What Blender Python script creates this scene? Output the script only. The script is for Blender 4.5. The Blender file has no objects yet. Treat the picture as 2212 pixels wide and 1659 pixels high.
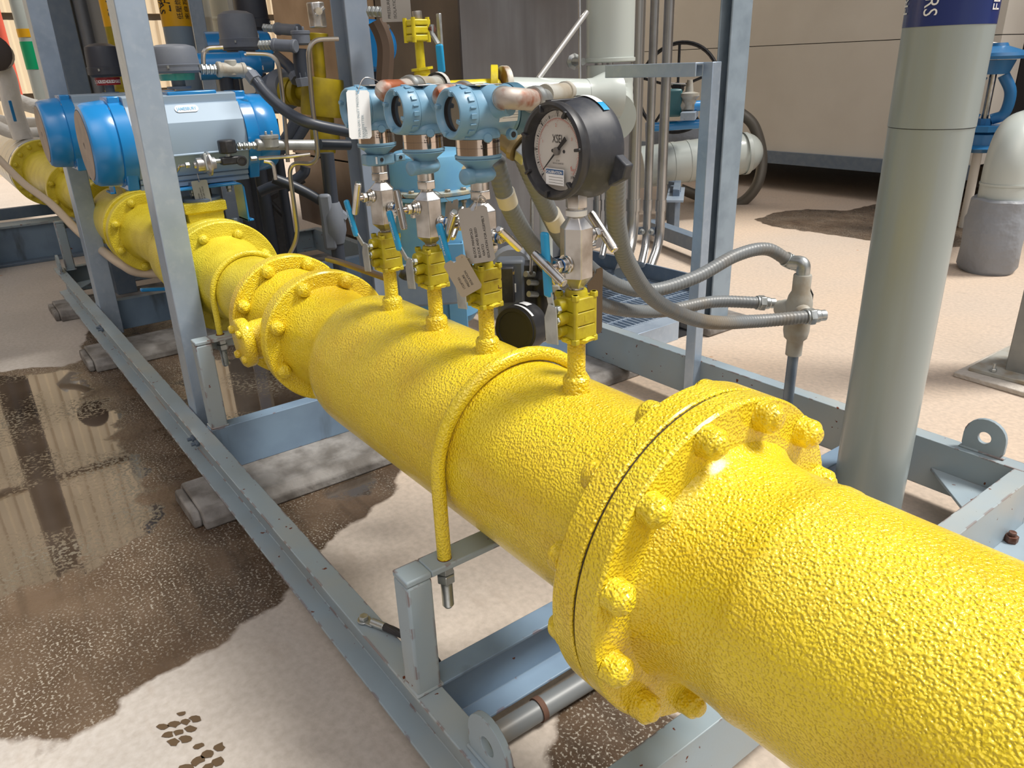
import bpy, math, random
from mathutils import Vector, Matrix, noise
random.seed(7)
C = bpy.context.scene.collection
SC = bpy.context.scene
PI = math.pi
# ------------------------------------------------------------------ camera
AZ, EL, ROLL, FPX = math.radians(-36.2505), math.radians(-22.9011), math.radians(2.09252), 1630.87
CAM = Vector((0, 0, 1.2))
_f = Vector((math.cos(EL)*math.cos(AZ), math.cos(EL)*math.sin(AZ), math.sin(EL)))
_r = _f.cross(Vector((0, 0, 1))).normalized(); _d = _f.cross(_r)
_r2 = math.cos(ROLL)*_r + math.sin(ROLL)*_d
_d2 = -math.sin(ROLL)*_r + math.cos(ROLL)*_d
cd = bpy.data.cameras.new('camera'); cam = bpy.data.objects.new('camera', cd); C.objects.link(cam)
cd.sensor_width = 36; cd.sensor_fit = 'HORIZONTAL'; cd.lens = FPX/2212*36; cd.clip_start = .05; cd.clip_end = 200
M3 = Matrix((_r2, -_d2, -_f)).transposed()
cam.matrix_world = Matrix.Translation(CAM) @ M3.to_4x4()
SC.camera = cam
# ------------------------------------------------------------------ light
w = bpy.data.worlds.new('sky'); SC.world = w; w.use_nodes = True
nt = w.node_tree; nt.nodes.clear()
o_ = nt.nodes.new('ShaderNodeOutputWorld'); bg = nt.nodes.new('ShaderNodeBackground'); sk = nt.nodes.new('ShaderNodeTexSky')
sk.sky_type = 'NISHITA'; sk.sun_disc = False; sk.sun_elevation = math.radians(50); sk.sun_rotation = math.radians(-60); sk.dust_density = 4.0; sk.air_density = 1.0; sk.ozone_density = 1.5
mx = nt.nodes.new('ShaderNodeMix'); mx.data_type = 'RGBA'; mx.inputs[0].default_value = .45; mx.inputs[7].default_value = (8, 7.9, 7.7, 1)
nt.links.new(sk.outputs[0], mx.inputs[6]); tc = nt.nodes.new('ShaderNodeTexCoord'); sp_ = nt.nodes.new('ShaderNodeSeparateXYZ'); mr_ = nt.nodes.new('ShaderNodeMapRange'); mu_ = nt.nodes.new('ShaderNodeVectorMath'); mu_.operation = 'SCALE'
nt.links.new(tc.outputs['Generated'], sp_.inputs[0]); nt.links.new(sp_.outputs[2], mr_.inputs[0]); mr_.inputs[1].default_value = 0; mr_.inputs[2].default_value = .9; mr_.inputs[3].default_value = .42; mr_.inputs[4].default_value = 1.55
nt.links.new(mx.outputs[2], mu_.inputs[0]); nt.links.new(mr_.outputs[0], mu_.inputs['Scale']); nt.links.new(mu_.outputs[0], bg.inputs[0]); nt.links.new(bg.outputs[0], o_.inputs[0])   # overcast sky: brighter overhead than at the horizon
bg.inputs[1].default_value = .080
sl = bpy.data.lights.new('sun', 'SUN'); sl.energy = 4.0; sl.angle = math.radians(17); sl.color = (1, .95, .87)
so = bpy.data.objects.new('sun', sl); C.objects.link(so)
so.rotation_euler = Vector((.34, .40, -.85)).to_track_quat('-Z', 'Y').to_euler()
SC.view_settings.view_transform = 'Standard'; SC.view_settings.look = 'None'
SC.view_settings.exposure = 0.15; SC.view_settings.gamma = 1; SC.view_settings.use_curve_mapping = False
# ------------------------------------------------------------------ pixel rays of the 2212x1659 frame
def ray(x, y): return _r2*((x-1106)/FPX) + _d2*((y-829.5)/FPX) + _f
def PZ(x, y, z): d = ray(x, y); return CAM + d*((z-CAM.z)/d.z)
def PY(x, y, Y): d = ray(x, y); return CAM + d*(Y/d.y)
def PX(x, y, X): d = ray(x, y); return CAM + d*(X/d.x)
def PD(x, y, D): d = ray(x, y); return CAM + d*(D/math.hypot(d.x, d.y))
def V(*a): return Vector(a)
# ------------------------------------------------------------------ mesh helpers
def frame(ax):
    ax = Vector(ax).normalized()
    t = Vector((0, 0, 1)) if abs(ax.z) < .9 else Vector((1, 0, 0))
    u = t.cross(ax).normalized(); v = ax.cross(u)
    return ax, u, v
class MB:
    def __init__(s): s.v = []; s.f = []; s.m = []
    def add(s, v, f, m=0):
        n = len(s.v); s.v += [Vector(a) for a in v]; s.f += [[i+n for i in q] for q in f]; s.m += [m]*len(f); return s
    def box(s, c, d, R=None, m=0):
        c = Vector(c); hx, hy, hz = d[0]/2, d[1]/2, d[2]/2
        P = [Vector((x, y, z)) for x in (-hx, hx) for y in (-hy, hy) for z in (-hz, hz)]
        if R is not None: P = [R @ p for p in P]
        return s.add([c+p for p in P], [(0,1,3,2),(4,6,7,5),(0,4,5,1),(2,3,7,6),(0,2,6,4),(1,5,7,3)], m)
    def box2(s, a, b, m=0):
        return s.box([(a[i]+b[i])/2 for i in range(3)], [abs(a[i]-b[i]) for i in range(3)], None, m)
    def lathe(s, p0, ax, prof, seg=32, a0=0, m=0, sx=1):
        ax, u, v = frame(ax); p0 = Vector(p0); rings = []; n = len(s.v)
        for t, r in prof:
            if r <= 1e-6: rings.append([len(s.v)]); s.v.append(p0+ax*t)
            else:
                rings.append(list(range(len(s.v), len(s.v)+seg)))
                for k in range(seg):
                    a = a0+2*PI*k/seg; s.v.append(p0+ax*t+u*(r*math.cos(a)*sx)+v*(r*math.sin(a)))
        for A, B in zip(rings, rings[1:]):
            for k in range(seg):
                k2 = (k+1) % seg
                if len(A) == 1 and len(B) == 1: continue
                if len(A) == 1: s.f.append([A[0], B[k2], B[k]])
                elif len(B) == 1: s.f.append([A[k], A[k2], B[0]])
                else: s.f.append([A[k], A[k2], B[k2], B[k]])
                s.m.append(m)
        return s
    def cyl(s, p0, p1, r0, r1=None, seg=24, m=0, a0=0):
        p0 = Vector(p0); p1 = Vector(p1); L = (p1-p0).length; r1 = r0 if r1 is None else r1
        return s.lathe(p0, p1-p0, [(0, 0), (0, r0), (L, r1), (L, 0)], seg, a0, m)
    def hexn(s, p0, ax, h, r, m=0):
        return s.lathe(p0, ax, [(0, 0), (0, r*.97), (h*.12, r), (h*.88, r), (h, r*.9), (h, 0)], 6, 0, m)
    def tube(s, pts, r, seg=14, m=0, cap=True, rf=None):
        pts = [Vector(p) for p in pts]; T = []
        for i in range(len(pts)):
            a = pts[max(0, i-1)]; b = pts[min(len(pts)-1, i+1)]; T.append((b-a).normalized())
        _, u, v = frame(T[0]); rings = []
        for i, p in enumerate(pts):
            u = (u - T[i]*u.dot(T[i])).normalized(); v = T[i].cross(u); rr = rf(i) if rf else r
            rings.append(list(range(len(s.v), len(s.v)+seg)))
            for k in range(seg):
                a = 2*PI*k/seg; s.v.append(p+u*(rr*math.cos(a))+v*(rr*math.sin(a)))
        for A, B in zip(rings, rings[1:]):
            for k in range(seg): s.f.append([A[k], A[(k+1) % seg], B[(k+1) % seg], B[k]]); s.m.append(m)
        if cap: s.f.append(rings[0][::-1]); s.f.append(rings[-1]); s.m += [m, m]
        return s
    def prism(s, poly, o, u, v, w, m=0):
        # polygon (a,b) -> o + a*u + b*v, extruded by vector w
        o = Vector(o); u = Vector(u); v = Vector(v); w = Vector(w); n = len(poly)
        A = [o+u*a+v*b for a, b in poly]
        return s.add(A+[p+w for p in A], [list(range(n))[::-1], list(range(n, 2*n))]+[[i, (i+1) % n, n+(i+1) % n, n+i] for i in range(n)], m)
def spline(pts, n=10):
    P = [Vector(p) for p in pts]; P = [P[0]*2-P[1]]+P+[P[-1]*2-P[-2]]; out = []
    for i in range(1, len(P)-2):
        for k in range(n):
            t = k/n; a, b, c, d = P[i-1:i+3]
            out.append(.5*((2*b)+(c-a)*t+(2*a-5*b+4*c-d)*t*t+(3*b-a-3*c+d)*t**3))
    out.append(P[-2]); return out
def bend(pts, r, n=7):
    # polyline with rounded corners
    P = [Vector(p) for p in pts]; out = [P[0]]
    for a, b, c in zip(P, P[1:], P[2:]):
        d1 = (a-b); d2 = (c-b); k = min(r, d1.length*.48, d2.length*.48)
        s_ = b+d1.normalized()*k; e = b+d2.normalized()*k
        for i in range(n+1):
            t = i/n; out.append(s_*(1-t)**2+b*2*t*(1-t)+e*t*t)
    out.append(P[-1]); return out
WL = {}
def obj(name, mb, mats, parent=None, bevel=0, smooth=True, angle=34, label=None, seg=2):
    me = bpy.data.meshes.new(name); base = WL.get(parent.name, Vector()) if parent else Vector()
    o = bpy.data.objects.new(name, me)
    me.from_pydata([p-base for p in mb.v], [], mb.f); me.validate(); 
    if not isinstance(mats, (list, tuple)): mats = [mats]
    for m_ in mats: me.materials.append(m_)
    if len(mats) > 1 and len(me.polygons) == len(mb.m):
        for p, i in zip(me.polygons, mb.m): p.material_index = i
    import bmesh
    bm = bmesh.new(); bm.from_mesh(me); bmesh.ops.recalc_face_normals(bm, faces=bm.faces); bm.to_mesh(me); bm.free()
    if smooth:
        me.polygons.foreach_set('use_smooth', [True]*len(me.polygons)); me.set_sharp_from_angle(angle=math.radians(angle))
    C.objects.link(o)
    if parent: o.parent = parent; WL[o.name] = base
    else: WL[o.name] = Vector()
    if bevel:
        b = o.modifiers.new('bevel', 'BEVEL'); b.width = bevel; b.segments = seg; b.limit_method = 'ANGLE'; b.angle_limit = math.radians(40)
        b.harden_normals = False
    if label: o['label'] = label
    return o
def thing(name, label, cat, loc=(0, 0, 0), group=None):
    o = bpy.data.objects.new(name, None); C.objects.link(o); o.location = loc; o.empty_display_size = .05
    WL[o.name] = Vector(loc); o['label'] = label; o['category'] = cat
    if group: o['group'] = group
    return o
def tag(o, label, cat, group=None):
    o['label'] = label; o['category'] = cat
    if group: o['group'] = group
    return o
def struct(name, mb, m, **k):
    o = obj(name, mb, m, **k); o['kind'] = 'structure'; return o
def kids(o): return [c for c in bpy.data.objects if c.parent == o]
def copy_tree(o, parent=None):
    c = o.copy(); C.objects.link(c)
    if parent: c.parent = parent
    WL[c.name] = WL.get(o.name, Vector()).copy()
    for ch in kids(o): copy_tree(ch, c)
    return c
def dup(o, loc, label=None, rz=None, group=None):
    c = copy_tree(o); c.location = loc
    if rz is not None: c.rotation_euler = (0, 0, rz)
    if label: c['label'] = label
    if group: c['group'] = group
    return c
def text(name, s, size, o, u, v, m, parent, depth=.0004, cx='LEFT', cyl=None, track=1.0, sx=1.0, bold=0):
    # flat lettering; u = reading direction, v = up of the letters; cyl=(axis point, axis dir, radius) wraps it round a cylinder
    cu = bpy.data.curves.new(name, 'FONT'); cu.body = s; cu.size = size; cu.align_x = cx; cu.space_character = track; cu.resolution_u = 3; cu.offset = bold
    t = bpy.data.objects.new(name+'_c', cu); C.objects.link(t)
    dg = bpy.context.evaluated_depsgraph_get(); me = bpy.data.meshes.new_from_object(t.evaluated_get(dg))
    bpy.data.objects.remove(t); bpy.data.curves.remove(cu)
    base = WL.get(parent.name, Vector()); o = Vector(o); u = Vector(u).normalized(); v = Vector(v).normalized(); n = u.cross(v)
    for vt in me.vertices:
        p = o+u*vt.co.x*sx+v*vt.co.y
        if cyl:
            a0, ad, r = cyl; a0 = Vector(a0); ad = Vector(ad).normalized()
            rel = o-a0; rad = rel-ad*rel.dot(ad); e1 = rad.normalized(); e2 = ad.cross(e1)
            q = p-o; du = q.dot(e2)/r; dv = q.dot(ad)
            p = o-e1*rad.length+e1*((r+depth)*math.cos(du))+e2*((r+depth)*math.sin(du))+ad*dv
        else: p = p+n*depth
        vt.co = p-base
    me.materials.clear(); me.materials.append(m); me.name = name
    ob = bpy.data.objects.new(name, me); C.objects.link(ob); ob.parent = parent; WL[ob.name] = base
    return ob
def lumpy(me, amp, sc, seed=0):
    for vt in me.vertices:
        p = vt.co*sc+Vector((seed*3.1, seed*1.7, seed)); n_ = noise.noise_vector(p)
        vt.co += n_*amp
# ------------------------------------------------------------------ materials
def mat(name, col, rough=.5, metal=0., bump=None, edge=None, mottle=None, rust=None, spec=.5, coat=0, dirt=None, streak=None, aniso=0):
    m = bpy.data.materials.new(name); m.use_nodes = True; n = m.node_tree; N = n.nodes; Lk = n.links
    b = N['Principled BSDF']; b.inputs['Roughness'].default_value = rough; b.inputs['Metallic'].default_value = metal
    b.inputs['Specular IOR Level'].default_value = spec; b.inputs['Coat Weight'].default_value = coat; b.inputs['Coat Roughness'].default_value = .15
    b.inputs['Base Color'].default_value = (*col, 1)
    g = N.new('ShaderNodeNewGeometry')
    def noi(scale, detail=3, vec=None, sc3=None):
        t = N.new('ShaderNodeTexNoise'); t.inputs['Scale'].default_value = scale; t.inputs['Detail'].default_value = detail
        src = g.outputs['Position']
        if sc3:
            mp = N.new('ShaderNodeMapping'); mp.inputs['Scale'].default_value = sc3; Lk.new(src, mp.inputs[0]); src = mp.outputs[0]
        Lk.new(src, t.inputs['Vector']); return t
    cur = None
    def mixc(fac, c2):
        nonlocal cur
        x = N.new('ShaderNodeMix'); x.data_type = 'RGBA'; Lk.new(fac, x.inputs[0])
        if cur is None: x.inputs[6].default_value = (*col, 1)
        else: Lk.new(cur, x.inputs[6])
        x.inputs[7].default_value = (*c2, 1); cur = x.outputs[2]
    def ramp(src, a, c):
        r = N.new('ShaderNodeMapRange'); r.inputs[1].default_value = a; r.inputs[2].default_value = c; Lk.new(src, r.inputs[0]); return r.outputs[0]
    if mottle:
        for c2, sc, a, c in mottle: mixc(ramp(noi(sc, 5).outputs[0], a, c), c2)
    if streak:
        c2, sc, a, c, s3 = streak; mixc(ramp(noi(sc, 4, sc3=s3).outputs[0], a, c), c2)
    if dirt:
        c2, sc, a, c = dirt; mixc(ramp(noi(sc, 6).outputs[0], a, c), c2)
    if rust:
        c2, sc, a = rust; fac = ramp(noi(sc, 4).outputs[0], a, a+.015); mixc(fac, c2)
        r = N.new('ShaderNodeMix'); r.inputs[2].default_value = rough; r.inputs[3].default_value = .9; Lk.new(fac, r.inputs[0]); Lk.new(r.outputs[0], b.inputs['Roughness'])
        if metal:
            r = N.new('ShaderNodeMix'); r.inputs[2].default_value = metal; r.inputs[3].default_value = 0; Lk.new(fac, r.inputs[0]); Lk.new(r.outputs[0], b.inputs['Metallic'])
    if edge:
        c2, sc, a = edge; bv = N.new('ShaderNodeBevel'); bv.samples = 4; bv.inputs[0].default_value = .007
        dt = N.new('ShaderNodeVectorMath'); dt.operation = 'DOT_PRODUCT'; Lk.new(bv.outputs[0], dt.inputs[0]); Lk.new(g.outputs['True Normal'], dt.inputs[1])
        e_ = ramp(dt.outputs['Value'], .995, .90); f_ = N.new('ShaderNodeMath'); f_.operation = 'MULTIPLY'; Lk.new(e_, f_.inputs[0]); Lk.new(ramp(noi(sc, 4).outputs[0], a, a+.03), f_.inputs[1]); mixc(f_.outputs[0], c2)
    if cur is not None: Lk.new(cur, b.inputs['Base Color'])
    if bump:
        prev = None
        for kind, sc, st, di in bump:
            if kind == 'n': t = noi(sc, 3); h = t.outputs[0]
            elif kind == 'v':
                t = N.new('ShaderNodeTexVoronoi'); t.feature = 'SMOOTH_F1'; t.inputs['Scale'].default_value = sc
                d_ = noi(sc*.6, 2); ad = N.new('ShaderNodeVectorMath'); ad.operation = 'MULTIPLY_ADD'; ad.inputs[1].default_value = (.9/sc,)*3
                Lk.new(d_.outputs[1], ad.inputs[0]); Lk.new(g.outputs['Position'], ad.inputs[2]); Lk.new(ad.outputs[0], t.inputs['Vector']); h = t.outputs[0]
            else:
                t = noi(1, 3, sc3=sc); h = t.outputs[0]
            bn = N.new('ShaderNodeBump'); bn.inputs['Strength'].default_value = st; bn.inputs['Distance'].default_value = di
            Lk.new(h, bn.inputs['Height'])
            if prev: Lk.new(prev, bn.inputs['Normal'])
            prev = bn.outputs[0]
        Lk.new(prev, b.inputs['Normal'])
    return m
RUST = (.13, .035, .012)
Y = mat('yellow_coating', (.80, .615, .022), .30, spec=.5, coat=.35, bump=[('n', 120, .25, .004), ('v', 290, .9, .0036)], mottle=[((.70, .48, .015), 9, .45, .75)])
YF = mat('yellow_coating_fine', (.72, .60, .045), .32, spec=.5, bump=[('n', 60, .3, .003), ('v', 260, .7, .0028)], mottle=[((.58, .46, .02), 12, .4, .75)])
YD = mat('yellow_paint_old', (.44, .37, .014), .42, bump=[('n', 90, .3, .002)], mottle=[((.33, .25, .01), 45, .45, .7)], rust=((.10, .03, .01), 55, .70))
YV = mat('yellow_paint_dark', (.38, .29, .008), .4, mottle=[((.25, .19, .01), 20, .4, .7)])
FR = mat('frame_paint', (.29, .37, .43), .42, edge=(RUST, 22, .53), rust=(RUST, 46, .70), mottle=[((.25, .31, .35), 6, .4, .7), ((.40, .43, .42), 3, .5, .8)], bump=[('n', 140, .12, .001)])
FR_SKY = mat('frame_paint_sky_tint', (.19, .28, .39), .4, edge=(RUST, 22, .60), streak=((.09, .12, .15), 1, .60, .72, (9, 9, 2.2)), rust=(RUST, 30, .72), mottle=[((.15, .22, .32), 7, .4, .7)])  # same frame paint with blue sky light put into the colour; streaks are stains
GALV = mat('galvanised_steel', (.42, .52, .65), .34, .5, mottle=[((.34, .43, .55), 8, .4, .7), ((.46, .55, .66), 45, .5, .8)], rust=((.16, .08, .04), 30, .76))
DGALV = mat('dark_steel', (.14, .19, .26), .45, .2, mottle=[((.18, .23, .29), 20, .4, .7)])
SS = mat('stainless_steel', (.62, .60, .57), .24, 1.0, bump=[('n', 300, .08, .0005)], mottle=[((.45, .43, .41), 30, .45, .7)])
SSB = mat('brushed_stainless', (.62, .61, .60), .34, 1.0, bump=[('x', (400, 400, 12), .15, .0006)], mottle=[((.36, .33, .30), 25, .4, .7)])
SSM = mat('polished_band', (.60, .52, .46), .12, 1.0)
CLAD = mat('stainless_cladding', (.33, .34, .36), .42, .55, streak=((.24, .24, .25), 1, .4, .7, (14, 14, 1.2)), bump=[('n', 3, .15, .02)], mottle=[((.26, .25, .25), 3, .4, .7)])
CLAD_REFL = mat('cladding_tan_reflection', (.30, .23, .18), .40, .8, mottle=[((.2, .14, .1), 3, .4, .7)], bump=[('n', 2, .15, .02)])  # stainless sheet; the tan it mirrors is put into the colour
BT = mat('transmitter_blue', (.17, .33, .47), .36, bump=[('n', 160, .15, .001)], mottle=[((.15, .30, .43), 8, .4, .7)])
BA = mat('actuator_blue', (.012, .22, .56), .26, coat=.3, bump=[('n', 30, .06, .002)])
BAL = mat('actuator_body_grey', (.27, .36, .46), .50, .1, bump=[('n', 60, .05, .001)])
BV = mat('vessel_blue', (.11, .30, .50), .38, mottle=[((.15, .36, .50), 8, .45, .7)], rust=((.35, .28, .16), 16, .73))
BVD = mat('flange_tan', (.42, .40, .30), .6, mottle=[((.2, .3, .36), 30, .4, .6)], rust=(RUST, 40, .66))
BG = mat('grip_blue', (.015, .30, .58), .35)
BK = mat('black_plastic', (.022, .023, .027), .42, mottle=[((.05, .05, .055), 40, .5, .8)])
BKM = mat('black_case_dusty', (.030, .034, .045), .5, mottle=[((.06, .063, .07), 60, .5, .75)], rust=((.35, .35, .33), 45, .755))
GRC = mat('grey_conduit', (.17, .185, .195), .42, dirt=((.21, .17, .12), 7, .5, .75))
GRD = mat('dark_conduit', (.030, .038, .055), .42)
WH = mat('white_paper', (.82, .84, .86), .5)
LAB = mat('label_blue', (.02, .10, .27), .4)
INK = mat('black_ink', (.012, .012, .015), .5)
INKR = mat('red_ink', (.55, .08, .05), .5)
DIAL = mat('dial_face', (.58, .56, .53), .45)
CI = mat('cast_aluminium', (.42, .44, .44), .42, .55, bump=[('n', 120, .3, .001)], mottle=[((.30, .31, .30), 20, .4, .7)])
CIT = mat('dusty_cast_fitting', (.40, .40, .37), .6, .1, bump=[('n', 150, .4, .001)], dirt=((.30, .25, .18), 14, .45, .7))
ZN = mat('zinc_fitting', (.50, .53, .53), .35, .8, mottle=[((.36, .38, .38), 40, .4, .7)])
RUSTM = mat('rusted_elbow', (.45, .40, .36), .55, .4, mottle=[((.28, .08, .03), 22, .42, .56)], bump=[('n', 90, .3, .001)])
BRZ = mat('bronze_fitting', (.30, .23, .12), .45, .5, bump=[('n', 60, .3, .002)])
PR = mat('riser_paint', (.30, .35, .355), .30, coat=.2, streak=((.26, .28, .22), 1, .5, .75, (9, 9, .5)))
PW = mat('pale_pipe_paint', (.47, .52, .50), .28, coat=.2)
PG = mat('pipe_grey_blue', (.22, .29, .36), .35)
NAVY = mat('label_navy', (.012, .03, .16), .28, coat=.4)
ORG = mat('label_orange', (.80, .42, .01), .35)
GRN = mat('label_green', (.0, .38, .16), .4)
RED = mat('red_paint', (.75, .13, .08), .45)
CREAM = mat('cream_siding', (.74, .62, .44), .6)
CRM2 = mat('cream_pipe', (.62, .60, .50), .45)
WALLM = mat('panel_paint', (.66, .635, .575), .6, mottle=[((.60, .57, .51), 2, .3, .7)], bump=[('n', 250, .1, .001)])
WALLD = mat('brown_wall', (.20, .15, .10), .7, mottle=[((.15, .11, .075), 2, .3, .7)])
CONC = mat('sleeper_concrete', (.27, .26, .25), .8, bump=[('n', 30, .5, .01)], mottle=[((.13, .12, .11), 12, .4, .65)])
FDARK = mat('dark_void', (.01, .01, .012), .8)
LAG = mat('lagging_grey', (.24, .26, .29), .5, bump=[('n', 9, .6, .03)])
GLS = mat('display_glass', (.03, .028, .03), .08, spec=.8)
TEAL = mat('teal_indicator', (.03, .30, .28), .3)
BROWNT = mat('brown_tube', (.16, .12, .09), .35, .7)
TAGM = mat('tag_steel', (.42, .40, .38), .38, .9)
RIB = mat('braided_hose', (.16, .15, .13), .45, .5)
CAB = mat('black_cable', (.03, .03, .035), .5)
STRIP = mat('foam_strip', (.25, .2, .15), .9)
# ================================================================== the setting
def seg_d(p, a, b):
    ax, ay = a; bx, by = b; dx, dy = bx-ax, by-ay
    t = max(0, min(1, ((p[0]-ax)*dx+(p[1]-ay)*dy)/(dx*dx+dy*dy+1e-12)))
    return math.hypot(p[0]-ax-t*dx, p[1]-ay-t*dy)
def sdf(p, poly):
    ins = False; d = 1e9; n = len(poly)
    for i in range(n):
        a, b = poly[i], poly[(i+1) % n]; d = min(d, seg_d(p, a, b))
        if (a[1] > p[1]) != (b[1] > p[1]) and p[0] < (b[0]-a[0])*(p[1]-a[1])/(b[1]-a[1])+a[0]: ins = not ins
    return d if ins else -d
def fl(px): return [tuple(PZ(x, y, 0).xy) for x, y in px]
WET_DARK = [fl([(-500, 800), (0, 803), (60, 795), (150, 790), (185, 770), (175, 740), (200, 700), (190, 660), (330, 640), (480, 720), (700, 760), (900, 950), (860, 1060), (700, 1180), (600, 1300), (530, 1345), (500, 1390), (450, 1405), (420, 1425), (350, 1460), (265, 1497), (250, 1545), (200, 1580), (165, 1600), (130, 1622), (85, 1632), (65, 1590), (0, 1597), (-500, 1640)]),  # darker, glossier brown ground round the puddle and under the skid
       fl([(1630, 474), (1680, 458), (1740, 452), (1830, 455), (1890, 440), (2000, 450), (2130, 470), (2120, 530), (1990, 540), (1880, 520), (1740, 500), (1660, 488)]),
       fl([(1200, 1500), (1350, 1480), (1500, 1560), (1450, 1700), (1150, 1700)])]
WAT = [fl([(-500, 812), (0, 812), (165, 800), (205, 860), (262, 880), (250, 940), (300, 985), (322, 1060), (352, 1120), (330, 1155), (235, 1190), (190, 1228), (90, 1240), (-40, 1330), (-500, 1420)]),
       fl([(395, 815), (470, 780), (600, 770), (700, 830), (720, 865), (640, 880), (500, 912), (400, 872)]),
       fl([(700, 1000), (820, 1000), (800, 1050), (740, 1080)])]
def axis_pts():
    xs = [-30, -6]+[-1+.055*i for i in range(150)]+[8, 10, 14, 40]
    ys = [-40, -14, -10]+[-6.2+.055*i for i in range(150)]+[2.6, 6, 40]
    return xs, ys
xs, ys = axis_pts(); fb = MB()
for y in ys:
    for x in xs: fb.v.append(Vector((x, y, 0)))
nx = len(xs)
for j in range(len(ys)-1):
    for i in range(nx-1): fb.f.append([j*nx+i, j*nx+i+1, (j+1)*nx+i+1, (j+1)*nx+i])
fb.m = [0]*len(fb.f)
def floor_material():
    m = bpy.data.materials.new('concrete_floor'); m.use_nodes = True; n = m.node_tree; N = n.nodes; L = n.links; b = N['Principled BSDF']
    g = N.new('ShaderNodeNewGeometry')
    def noi(sc, det=4, s3=None, rot=0):
        t = N.new('ShaderNodeTexNoise'); t.inputs['Scale'].default_value = sc; t.inputs['Detail'].default_value = det; v = g.outputs['Position']
        if s3:
            mp = N.new('ShaderNodeMapping'); mp.inputs['Scale'].default_value = s3; mp.inputs['Rotation'].default_value = (0, 0, rot); L.new(v, mp.inputs[0]); v = mp.outputs[0]
        L.new(v, t.inputs['Vector']); return t.outputs[0]
    def rng(src, a, c, lo=0., hi=1.):
        r = N.new('ShaderNodeMapRange'); r.inputs[1].default_value = a; r.inputs[2].default_value = c; r.inputs[3].default_value = lo; r.inputs[4].default_value = hi; L.new(src, r.inputs[0]); return r.outputs[0]
    def ma(op, a, c):
        r = N.new('ShaderNodeMath'); r.operation = op; r.use_clamp = False
        for k, q in enumerate((a, c)):
            if isinstance(q, (int, float)): r.inputs[k].default_value = q
            else: L.new(q, r.inputs[k])
        return r.outputs[0]
    def mix(f, a, c):
        x = N.new('ShaderNodeMix'); x.data_type = 'RGBA'; L.new(f, x.inputs[0])
        for k, q in ((6, a), (7, c)):
            if isinstance(q, tuple): x.inputs[k].default_value = (*q, 1)
            else: L.new(q, x.inputs[k])
        return x.outputs[2]
    def mixf(f, a, c):
        x = N.new('ShaderNodeMix'); L.new(f, x.inputs[0])
        for k, q in ((2, a), (3, c)):
            if isinstance(q, (int, float)): x.inputs[k].default_value = q
            else: L.new(q, x.inputs[k])
        return x.outputs[0]
    def attr(nm): a = N.new('ShaderNodeAttribute'); a.attribute_name = nm; return a.outputs['Fac']
    edge = ma('MULTIPLY', ma('SUBTRACT', noi(9, 5), .5), .10)
    wet = rng(ma('ADD', attr('wet'), edge), -.004, .010)
    wat = rng(ma('ADD', attr('water'), ma('MULTIPLY', ma('SUBTRACT', noi(9, 6), .5), .30)), -.01, .02)
    dry = mix(rng(noi(1.3, 3), .35, .7), (.56, .46, .375), (.50, .43, .37))
    dry = mix(rng(noi(.7, 4, (1, .35, 1)), .45, .75), dry, (.60, .46, .34))
    sx_ = N.new('ShaderNodeSeparateXYZ'); L.new(g.outputs['Position'], sx_.inputs[0])
    dry = mix(rng(sx_.outputs[1], -1.5, -.1), dry, mix(rng(noi(2.5, 4), .35, .7), (.42, .395, .37), (.50, .465, .43)))
    dry = mix(rng(noi(60, 3), .35, .75, 0, .45), dry, (.30, .26, .22))
    dry = mix(rng(noi(5, 4, (1, 3, 1), .5), .62, .75, 0, .5), dry, (.36, .30, .25))
    dry = mix(rng(noi(11, 2), .755, .79, 0, .8), dry, (.42, .20, .08))
    wetc = mix(rng(noi(6, 5), .35, .7), (.075, .048, .030), (.13, .09, .06))
    wetc = mix(rng(noi(2.2, 3, (1, 9, 1), .35), .5, .7, 0, .6), wetc, (.05, .034, .022))
    deb = rng(noi(75, 5), .50, .56)
    debz = ma('MULTIPLY', deb, rng(noi(2.6, 5), .47, .60))
    wetc = mix(ma('MULTIPLY', rng(noi(150, 5), .55, .63), rng(noi(3.3, 3), .35, .6)), wetc, (.36, .33, .28))
    watc = mix(rng(noi(5, 3), .3, .7), (.045, .032, .022), (.075, .055, .04))
    col = mix(wet, dry, wetc); col = mix(wat, col, mix(debz, watc, (.10, .085, .06)))
    L.new(col, b.inputs['Base Color'])
    ro = mixf(wet, .82, rng(noi(24, 4), .3, .75, .18, .6))
    ro = mixf(wat, ro, mixf(debz, .02, .5)); L.new(ro, b.inputs['Roughness'])
    b.inputs['IOR'].default_value = 1.5
    L.new(mixf(wat, 1.45, 2.3), b.inputs['IOR'])
    bn = N.new('ShaderNodeBump'); L.new(noi(70, 5), bn.inputs['Height']); bn.inputs['Distance'].default_value = .004
    L.new(mixf(wat, mixf(wet, .35, .5), mixf(debz, .004, .6)), bn.inputs['Strength']); L.new(bn.outputs[0], b.inputs['Normal'])
    return m
fo = struct('floor', fb, floor_material(), smooth=False)
for nm, polys in (('wet', WET_DARK), ('water', WAT)):
    a = fo.data.attributes.new(nm, 'FLOAT', 'POINT')
    bbs = [(min(q[0] for q in p)-.3, max(q[0] for q in p)+.3, min(q[1] for q in p)-.3, max(q[1] for q in p)+.3) for p in polys]
    vals = []
    for vt in fo.data.vertices:
        x, y = vt.co.x, vt.co.y; d = -.3
        for p, bb in zip(polys, bbs):
            if bb[0] < x < bb[1] and bb[2] < y < bb[3]: d = max(d, sdf((x, y), p))
        vals.append(max(-.3, min(.3, d)))
    a.data.foreach_set('value', vals)

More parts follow.
